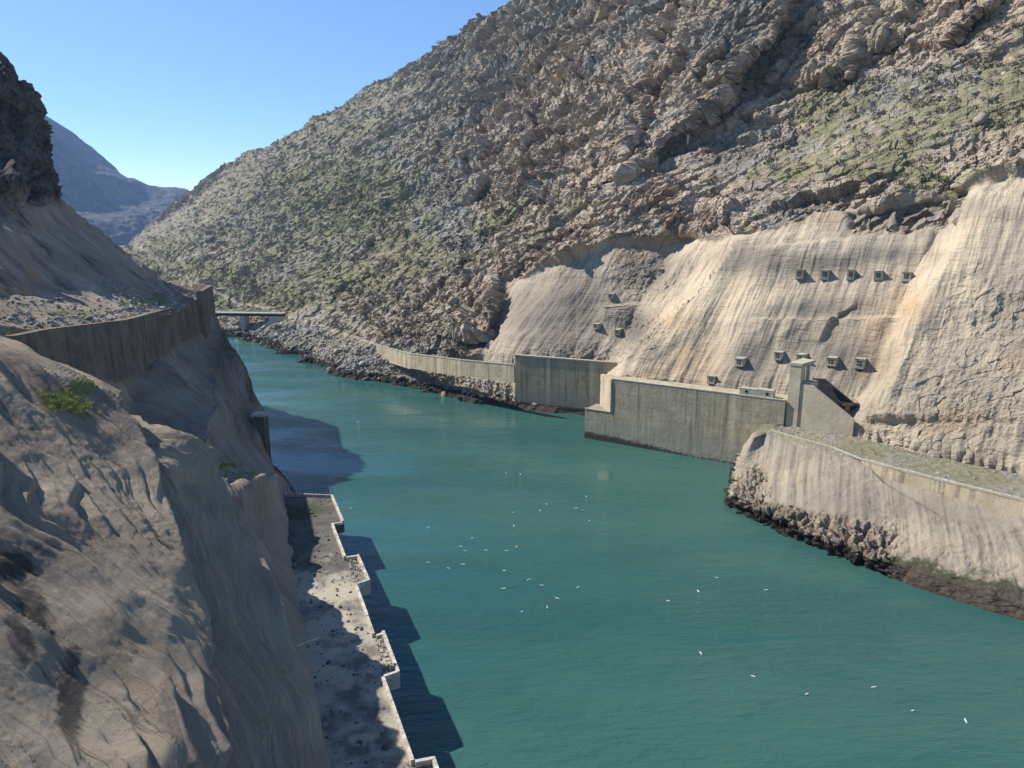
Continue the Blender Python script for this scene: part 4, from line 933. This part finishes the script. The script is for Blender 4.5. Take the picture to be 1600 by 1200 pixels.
m = MB(); m.prism([tuple(p) for p in (outline + inner)][::-1], QZ - 1.3, QZ); dk = m.build('deck', nq.m, qy); lq(dk)
s_in = [inn(outline[0], 1.0), inn(outline[7], 3.5), inn(last + dirq * 30, 3.5)]
m = MB(); m.prism([tuple(p) for p in (s_in + [inn(last + dirq * 30, 16), inner[1], inner[2], inner[3]])][::-1], -6, QZ - 1.31); o = m.build('support_wall', M_walldark, qy); lq(o)
segs = [(0, 1), (1, 2), (2, 3), (3, 4), (4, 5), (5, 6), (6, 7), (7, 8), (8, 9), (9, 10), (10, 11), (11, 12), (12, 13), (14, 15)]
for a, b in segs:
    p, r_ = outline[a], outline[b]; h = .55 if (a, b) not in ((1, 2), (7, 8)) else .35
    m = MB()
    L = np.linalg.norm(r_ - p); n = max(1, int(L / 3.2)); dd_ = (r_ - p) / L
    for k in range(n):                                       # cast in bays with open joints, some heights settled
        m.wall(p + dd_ * (L * k / n + .03), p + dd_ * (L * (k + 1) / n - .03), .32, QZ + .004, QZ + h + rng.uniform(-.05, .05), side=-1)
    o = m.build('parapet', M_conc, qy); lq(o)
m = MB(); m.wall(q(440, 774), outline[0], .3, QZ + .004, QZ + .5, side=-1); o = m.build('parapet', M_concd, qy); lq(o)
e0, e1 = q(444, 773), outline[0]
for k in range(14):
    p = e0 + (e1 - e0) * k / 13; m = MB(); m.tube([(p[0], p[1], QZ + .5), (p[0], p[1], QZ + 1.5)], .045, 4); o = m.build('railing_post', M_dark, qy); lq(o)
# rubble on the quay and in its bays
def inside(n, poly, z, s0, s1):
    P = np.array(poly); out = []
    while len(out) < n:
        x = rng.uniform(P[:, 0].min(), P[:, 0].max(), 400); y = rng.uniform(P[:, 1].min(), P[:, 1].max(), 400)
        k = inpoly(x, y, poly); out += [(a, b, z) for a, b in zip(x[k], y[k])]
    return np.array(out[:n])
b1 = [outline[3], outline[4], outline[5], outline[6]]; b2 = [outline[7], outline[8], outline[9], outline[10]]; b0 = [outline[0], outline[1], outline[2], inn(outline[2], 6), inn(outline[0], 7)]
far = [outline[0], outline[2], outline[3], outline[6], outline[7], inn(outline[7], 9), inn(outline[0], 8)]
pt = np.concatenate([inside(260, b1, QZ + .08, 0, 0), inside(170, b2, QZ + .06, 0, 0)])
tag(scatter('quay_rubble', pt, rng.uniform(.08, .28, len(pt)), boulder_material('bay_rubble', (.30, .27, .21), (.52, .47, .38), -50)), kind='stuff', label='pale rubble filling the jutting bays of the quay')
pt = np.concatenate([inside(420, far, QZ + .03, 0, 0), inside(120, [outline[7], outline[11], inn(outline[11], 8), inn(outline[7], 8)], QZ + .02, 0, 0)])
tag(scatter('quay_debris', pt, rng.gamma(2, .07, len(pt)), boulder_material('dark_rubble', (.09, .085, .08), (.24, .22, .19), -50)), kind='stuff', label='dark stones scattered over the shaded quay')
p0, p1 = az(462, 1010, 9.3), az(500, 996, 7.2)
m = MB(); m.tube([p0, p1], .05, 5); o = m.build('pipe', M_conc, None, tuple(p0)); tag(o, 'thin pale pipe sticking out of the cliff over the quay', 'pipe')

# ------------------------------------------------------------------ loose rock, scrub and trees
def pick(D, mask, n, w=None):
    idx = np.argwhere(mask); k = rng.choice(len(idx), n, p=None if w is None else (w[mask] / w[mask].sum())); ij = idx[k]
    return D[ij[:, 0], ij[:, 1]], ij
U, V, P = RH['U'], RH['V'], RH['P']
wgt = P[..., 1] ** 1.2
band = inpoly(U, V, [(375, 500), (430, 508), (520, 525), (590, 552), (660, 572), (800, 602), (812, 640), (905, 668), (905, 690), (800, 652), (740, 640), (660, 616), (600, 600), (500, 584), (420, 572), (375, 560)])
pts, ij = pick(P, band, 9000, wgt); sz = np.clip(rng.gamma(2.0, .22, len(pts)), .15, 1.9)
sz *= np.where(ij[:, 1] * 0 + U[ij[:, 0], ij[:, 1]] > 640, .75, 1.0)
tag(scatter('shore_rocks', pts + rng.randn(*pts.shape) * .1, np.where(pts[:, 2] < .3, sz * .5, sz), M_rub), kind='stuff', label='pale boulders on the shore, black where the water has wetted them')
band = inpoly(U, V, [(800, 640), (905, 668), (935, 668), (905, 705), (800, 664)])
stn = (RH['scree'] > .25) & (RH['conc'] < .3) & (V < 560) & (V > 10)
pts, ij = pick(P, stn, 2600, wgt * RH['scree']); tag(scatter('scree', pts, np.clip(rng.gamma(2, .35, len(pts)), .2, 1.8), boulder_material('scree_stone', (.20, .195, .18), (.42, .40, .36), -50)), kind='stuff', label='grey scree stones on the mountain slope')
lo = (RH['conc'] < .2) & (V > 20) & (U < 1700) & (U > 200)
pts, ij = pick(P, lo, 2600, wgt * (.2 + RH['crag'])); tag(scatter('fallen_rocks', pts, np.clip(rng.gamma(2, .45, len(pts)), .3, 2.6), boulder_material('brown_stone', (.22, .17, .13), (.42, .35, .27), -50)), kind='stuff', label='brown boulders and blocks strewn over the mountainside')
# scrub: rounded tufts of many leaf-sized faces
def tuft(n, r=.085):
    d = rng.randn(n, 3); d /= np.linalg.norm(d, axis=1)[:, None]; rad = rng.uniform(.45, 1, n) ** .6; c = d * rad[:, None]; c[:, 2] = np.abs(c[:, 2]) * .9
    a = rng.randn(n, 3) * r * 1.6; b = rng.randn(n, 3) * r * 1.6
    V_ = np.stack([c, c + a, c + b], 1).reshape(-1, 3); return V_, np.arange(n * 3).reshape(n, 3)
TUFTS = [tuft(60, .15) for _ in range(6)]
m_scrub = NT('scrub_leaves', .95, .1); isl = m_scrub.n('ShaderNodeNewGeometry').outputs['Random Per Island']
m_scrub.col(m_scrub.mix(m_scrub.ramp(m_scrub.noise(m_scrub.pos, .05, 3), .4, .6), m_scrub.mix(isl, (.11, .105, .065), (.24, .22, .15)), m_scrub.mix(isl, (.15, .125, .10), (.28, .24, .20))))
nat = (RH['conc'] < .05) & (V > 20) & (V < 600) & (U < 1640)
wt = wgt * ((U > 1100) * (V < 350) * .45 + (U < 820) * np.clip(1.15 - (U - 300) / 700, .25, 1) + .10) * (.5 + fbm(P / 30, 3) * .8).clip(.05, 2) * (RH['crag'] < .75)
pts, ij = pick(P, nat & (~inpoly(U, V, [(360, 490), (600, 540), (900, 640), (900, 720), (360, 600)])), 9000, wt)
tag(scatter('scrub', pts + (0, 0, -.1), np.clip(rng.gamma(4, .32, len(pts)), .5, 3.2), m_scrub.m, shapes=TUFTS, flat=.8), kind='stuff', label='low grey-brown scrub dotted over the mountainside')
# rubble on the left ledge
Pl, Ul, Vl = LU
msk = inpoly(Ul, Vl, [(165, 432), (215, 446), (290, 462), (290, 486), (200, 497), (110, 507), (95, 500), (190, 475), (160, 450)])
pts, ij = pick(Pl, msk, 1500); tag(scatter('ledge_rubble', pts, np.clip(rng.gamma(2, .14, len(pts)), .1, .9), M_scr), kind='stuff', label='grey rubble heaped on the ledge above the streaked wall')
pts = np.array([KLp(s, dd_, float(profile(np.array(dd_), np.array(s), PRL)) + .1) for s, dd_ in zip(rng.uniform(4.6, 9, 1100), rng.uniform(0, 1, 1100) ** 1.5 * 9 + 0) for dd_ in [float(np.interp(s, [4.45, 5, 6, 7, 8, 9], [30.5, 28, 23, 20, 16.2, 13])) + dd_]])
tag(scatter('ledge_stones', pts, np.clip(rng.gamma(2, .12, len(pts)), .08, .7), M_scr), kind='stuff', label='loose stones along the top of the streaked wall')
# stones by the road on the promontory
Pp, Up, Vp, rp = PM
pts, ij = pick(Pp, (rp < .95) & (Up > 1210) & (Up < 1700), 700); tag(scatter('road_gravel', pts + (0, 0, .03), rng.gamma(2, .07, len(pts)), M_scr), kind='stuff', label='grey stones along the promontory road')

def limb(m, p, d, L, r, depth, spread=.7):
    p = np.array(p, float); pts = [p]; rr = [r]; d = d / np.linalg.norm(d)
    for k in range(3):
        d = d + rng.randn(3) * .16; d /= np.linalg.norm(d); p = p + d * L / 3; pts.append(p); rr.append(r * (1 - .2 * (k + 1)))
    m.tube(pts, rr, 4)
    if depth > 0:
        for k in range(3 if depth > 1 else 4):
            nd = d + rng.randn(3) * spread; nd[2] = abs(nd[2]) * .8 + .25; limb(m, pts[rng.randint(1, 4)] if k else pts[-1], nd, L * rng.uniform(.55, .8), r * .5, depth - 1)
def bare_tree(u, v, h, label, mat=None):
    p, n = on_hill(u, v); t = empty('bare_tree', p - np.array([0, 0, .2])); tag(t, label, 'tree', 'bare trees on the slope')
    m = MB(); m.tube([(0, 0, 0), (.05 * h, 0, .2 * h), (.02 * h, 0, .38 * h)], [.035 * h, .028 * h, .022 * h], 6); m.build('trunk', M_bark, t)
    m = MB()
    for k in range(7): limb(m, (.02 * h, 0, h * rng.uniform(.2, .38)), np.array([rng.randn() * .7, rng.randn() * .7, 1.0]), h * .38, .014 * h, 3)
    m.build('crown', mat or M_twig, t)
    return t
m_red = plain('reddish_twigs', (.26, .15, .11), .3, 6, bump=0)
for a in [(1236, 150, 7.5, 'spreading bare tree on the green slope right of the dark gully'), (1202, 160, 4.5, 'small thin bare tree just left of the spreading one above the grass'), (1112, 362, 9, 'reddish bare tree rising above the top of the cream slope', m_red), (1304, 60, 5, 'bare tree at the foot of the high brown crag'), (1470, 92, 5.5, 'dense twiggy bare tree high on the right slope'), (1140, 190, 4, 'lowest small bare tree beside the dark gully'), (1380, 140, 4.5, 'bare tree in the middle of the grey scree'), (1135, 180, 3.5, 'thin sapling next to the dark gully mouth'), (1050, 355, 4, 'small bare tree left of the reddish one', m_red)]:
    bare_tree(*a)
# shrub and grass on the left cliff
Pc, Dc, Sc = LC; Uc, Vc = proj(Pc)
def on_cliff(u, v):
    m_ = np.where(Pc[..., 1] > 15, (Uc - u) ** 2 + (Vc - v) ** 2, 1e9) + Pc[..., 1] * .02; i = np.unravel_index(np.argmin(m_), m_.shape); return Pc[i]
p = on_cliff(75, 618); t = empty('bare_shrub', p - np.array([0, 0, .1])); tag(t, 'twiggy leafless shrub beside the bright grass patch on the left cliff', 'shrub')
m = MB()
for k in range(16): limb(m, (rng.randn() * .3, rng.randn() * .5, 0), np.array([rng.randn() * .6, rng.randn() * .6, 1]), .9, .02, 2)
m.build('branches', M_bark, t)
p = on_cliff(352, 720); t = empty('bare_shrub', p); tag(t, 'tiny leafless stems on the grassy ledge above the bright lit patch', 'shrub')
m = MB()
for k in range(7): limb(m, (rng.randn() * .3, rng.randn() * .5, 0), np.array([rng.randn() * .3, rng.randn() * .3, 1]), .9, .02, 1)
m.build('branches', M_bark, t)
def blades(n):
    c = rng.randn(n, 3) * (.5, .5, 0); h = rng.uniform(.3, 1, n); a = rng.uniform(0, 6.28, n); w_ = np.stack([np.cos(a), np.sin(a), a * 0], -1) * .07; tip = c + np.stack([rng.randn(n) * .2, rng.randn(n) * .2, h], -1)
    return np.stack([c - w_, c + w_, tip], 1).reshape(-1, 3), np.arange(n * 3).reshape(n, 3)
BL = [blades(40) for _ in range(5)]
gp = []
for (cu, cv, su, sv, n) in [(95, 628, 26, 8, 260), (118, 640, 26, 8, 90), (350, 728, 16, 5, 150), (372, 740, 12, 3, 40)]:
    for k in range(n): gp.append(on_cliff(cu + rng.randn() * su * .6, cv + rng.randn() * sv * .6) if k % 4 == 0 else gp[-1] + rng.randn(3) * (.3, .3, .04))
gp = np.array(gp); m_gr = NT('grass_blades', .9, .1); isl = m_gr.n('ShaderNodeNewGeometry').outputs['Random Per Island']; m_gr.col(m_gr.mix(isl, (.20, .24, .05), (.46, .47, .16)))
tag(scatter('grass', gp, rng.uniform(.15, .4, len(gp)), m_gr.m, shapes=BL, flat=1), kind='stuff', label='bright green grass growing in pockets of the left cliff')
gp = np.array([KLp(s, float(np.interp(s, [4.45, 5, 6, 7, 8, 9], [30.5, 28, 23, 20, 16.2, 13])) + d_, float(np.interp(s, [4.45, 5, 6, 7, 8], [38.2, 37.6, 35.8, 33.6, 32.4]))) for s, d_ in zip(rng.uniform(4.6, 8, 420), rng.uniform(0, 8, 420))])
tag(scatter('ledge_grass', gp, rng.uniform(.15, .45, len(gp)), m_gr.m, shapes=BL, flat=1), kind='stuff', label='thin grass between the stones of the left ledge')

# ------------------------------------------------------------------ marker post and cables over the gully
p, n = on_hill(1075, 226); m = MB(); m.tube([(0, 0, -.5), (0, 0, 4.2)], .32, 6); m.box((0, 0, 4.3), (.9, .9, .3)); o = m.build('marker_post', M_white); o.location = [float(x) for x in p + n * .5]; tag(o, 'small white post at the lower end of the dark gully', 'post')
for k, lab in ((0, 'upper thin cable crossing the dark gully to the white post'), (1, 'lower thin cable crossing the dark gully to the white post')):
    a = at(1078, 205 + 8 * k, p[1] + 2); b = at(955, 268 + 12 * k, p[1] - 30); m = MB(); m.tube([a + (b - a) * t_ - np.array([0, 0, 3 * t_ * (1 - t_)]) for t_ in np.linspace(0, 1, 9)], .05, 4); o = m.build('cable', M_railgrey, None, tuple(a)); tag(o, lab, 'cable')

# ------------------------------------------------------------------ gulls
def make_gull():
    L = .62; n = 12; ring = 8; V_ = []; Fc = []
    prof = [(-.5, .005, .02), (-.46, .035, .025), (-.36, .07, .03), (-.2, .12, .05), (0, .14, .06), (.18, .125, .06), (.28, .08, .09), (.32, .055, .15), (.36, .055, .20), (.42, .05, .22), (.47, .025, .215), (.53, .006, .205)]
    for x, r, z in prof:
        for k in range(ring):
            t_ = 2 * math.pi * k / ring; V_.append((x * L * 1.05, r * L * math.cos(t_), z * L + r * L * .8 * math.sin(t_)))
    for i in range(n - 1):
        for k in range(ring): Fc.append((i * ring + k, i * ring + (k + 1) % ring, (i + 1) * ring + (k + 1) % ring, (i + 1) * ring + k))
    Fc += [tuple(range(ring))[::-1], tuple(range((n - 1) * ring, n * ring))]
    r = empty('gull', (0, 0, 0)); m = MB(); m.add(V_, Fc); b = m.build('body', M_white, r)
    for p_ in b.data.polygons: p_.use_smooth = True
    for s_ in (-1, 1):
        m = MB(); m.add([(.12, .085 * s_, .07), (-.1, .10 * s_, .085), (-.34, .03 * s_, .075), (-.1, .045 * s_, .115), (.1, .04 * s_, .11)], [(0, 1, 3, 4), (1, 2, 3)] if s_ > 0 else [(4, 3, 1, 0), (3, 2, 1)]); m.build('wing', M_grey, r)
    return r
G = [(791, 739, 'left gull of the highest pair in the flock'), (813, 741, 'right gull of the highest pair in the flock'), (916, 776, 'highest of four gulls at the right edge of the flock'), (900, 794, "left of two gulls side by side at the flock's right edge"), (910, 797, "right of two gulls side by side at the flock's right edge"), (921, 814, 'lowest of four gulls at the right edge of the flock'), (854, 788, "upper right of a close pair above the flock's middle"), (844, 798, "lower left of a close pair above the flock's middle"), (802, 801, 'upper of two gulls one above the other in mid-flock'), (803, 822, 'lower of two gulls one above the other in mid-flock'), (669, 825, 'upper gull at the far left edge of the flock'), (669, 879, 'lower gull at the far left edge of the flock'), (701, 888, 'gull between the far left edge and the left cluster'), (738, 841, 'top gull of the left cluster of three'), (720, 854, 'left gull of the left cluster of three'), (727, 861, 'lowest gull of the left cluster of three'), (724, 882, 'gull just below the left cluster of three'), (760, 860, 'gull just right of the left cluster of three'), (807, 855, "right gull of the pair at the flock's centre"), (792, 861, "left gull of the pair at the flock's centre"), (788, 892, 'gull alone straight below the central pair'), (787, 920, 'faint gull below the lone one under the central pair'), (826, 906, 'left gull of the lower pair right of centre'), (847, 915, 'right gull of the lower pair right of centre'), (903, 918, 'gull apart at the lower right of the flock'), (871, 935, "upper gull of the diagonal three at the flock's bottom"), (855, 949, "middle gull of the diagonal three at the flock's bottom"), (816, 956, "lowest left gull of the diagonal three at the flock's bottom")]
GR = [(1120, 903, 'topmost gull of the four near the middle of the green water'), (1091, 924, 'gull just below and left of the topmost one of the middle four'), (1044, 939, 'leftmost gull of the middle four'), (1197, 922, 'gull nearest the dark rocky bank, right of the middle four'), (1095, 1021, 'lone gull below the middle four'), (1177, 1057, 'first gull of the string leading to the lower right corner'), (1261, 1085, 'second gull of the string leading to the lower right corner'), (1365, 1074, 'third gull of the lower right string, slightly higher than its neighbours'), (1426, 1111, 'gull before the last in the lower right string'), (1509, 1127, 'last gull, nearest the lower right corner'), (560, 659, 'lone far gull on the blue water near the left cliff'), (548, 795, 'gull just off the far corner of the quay')]
g0 = make_gull(); first = True
def put(u, v, lab, grp):
    global first
    g = g0 if first else copy_tree(g0); first = False
    p = az(u, v, 0.0); g.location = [float(p[0]), float(p[1]), 0.0]; g.rotation_euler = (0, 0, rng.uniform(0, 6.28)); s_ = rng.uniform(.85, 1.1); g.scale = (s_, s_, s_)
    tag(g, lab, 'gull', grp)
for u, v, lab in G: put(u, v, 'white ' + lab, 'gulls of the mid-channel flock')
for u, v, lab in GR: put(u, v, 'white ' + lab, 'gulls scattered outside the flock')

# ------------------------------------------------------------------ air between here and the far mountains
m = MB(); m.box((-1400, 1800, 520), (5600, 4600, 1070)); hz = m.build('haze', None); tag(hz, kind='stuff', label='thin blue daylight haze filling the valley')
hm = bpy.data.materials.new('haze_air'); hm.use_nodes = True; hm.node_tree.nodes.clear()
pv = hm.node_tree.nodes.new('ShaderNodeVolumePrincipled'); mo = hm.node_tree.nodes.new('ShaderNodeOutputMaterial'); hm.node_tree.links.new(pv.outputs[0], mo.inputs['Volume'])
pv.inputs['Density'].default_value = .00009; pv.inputs['Color'].default_value = (.36, .58, 1, 1); pv.inputs['Anisotropy'].default_value = .2
hz.data.materials.append(hm)
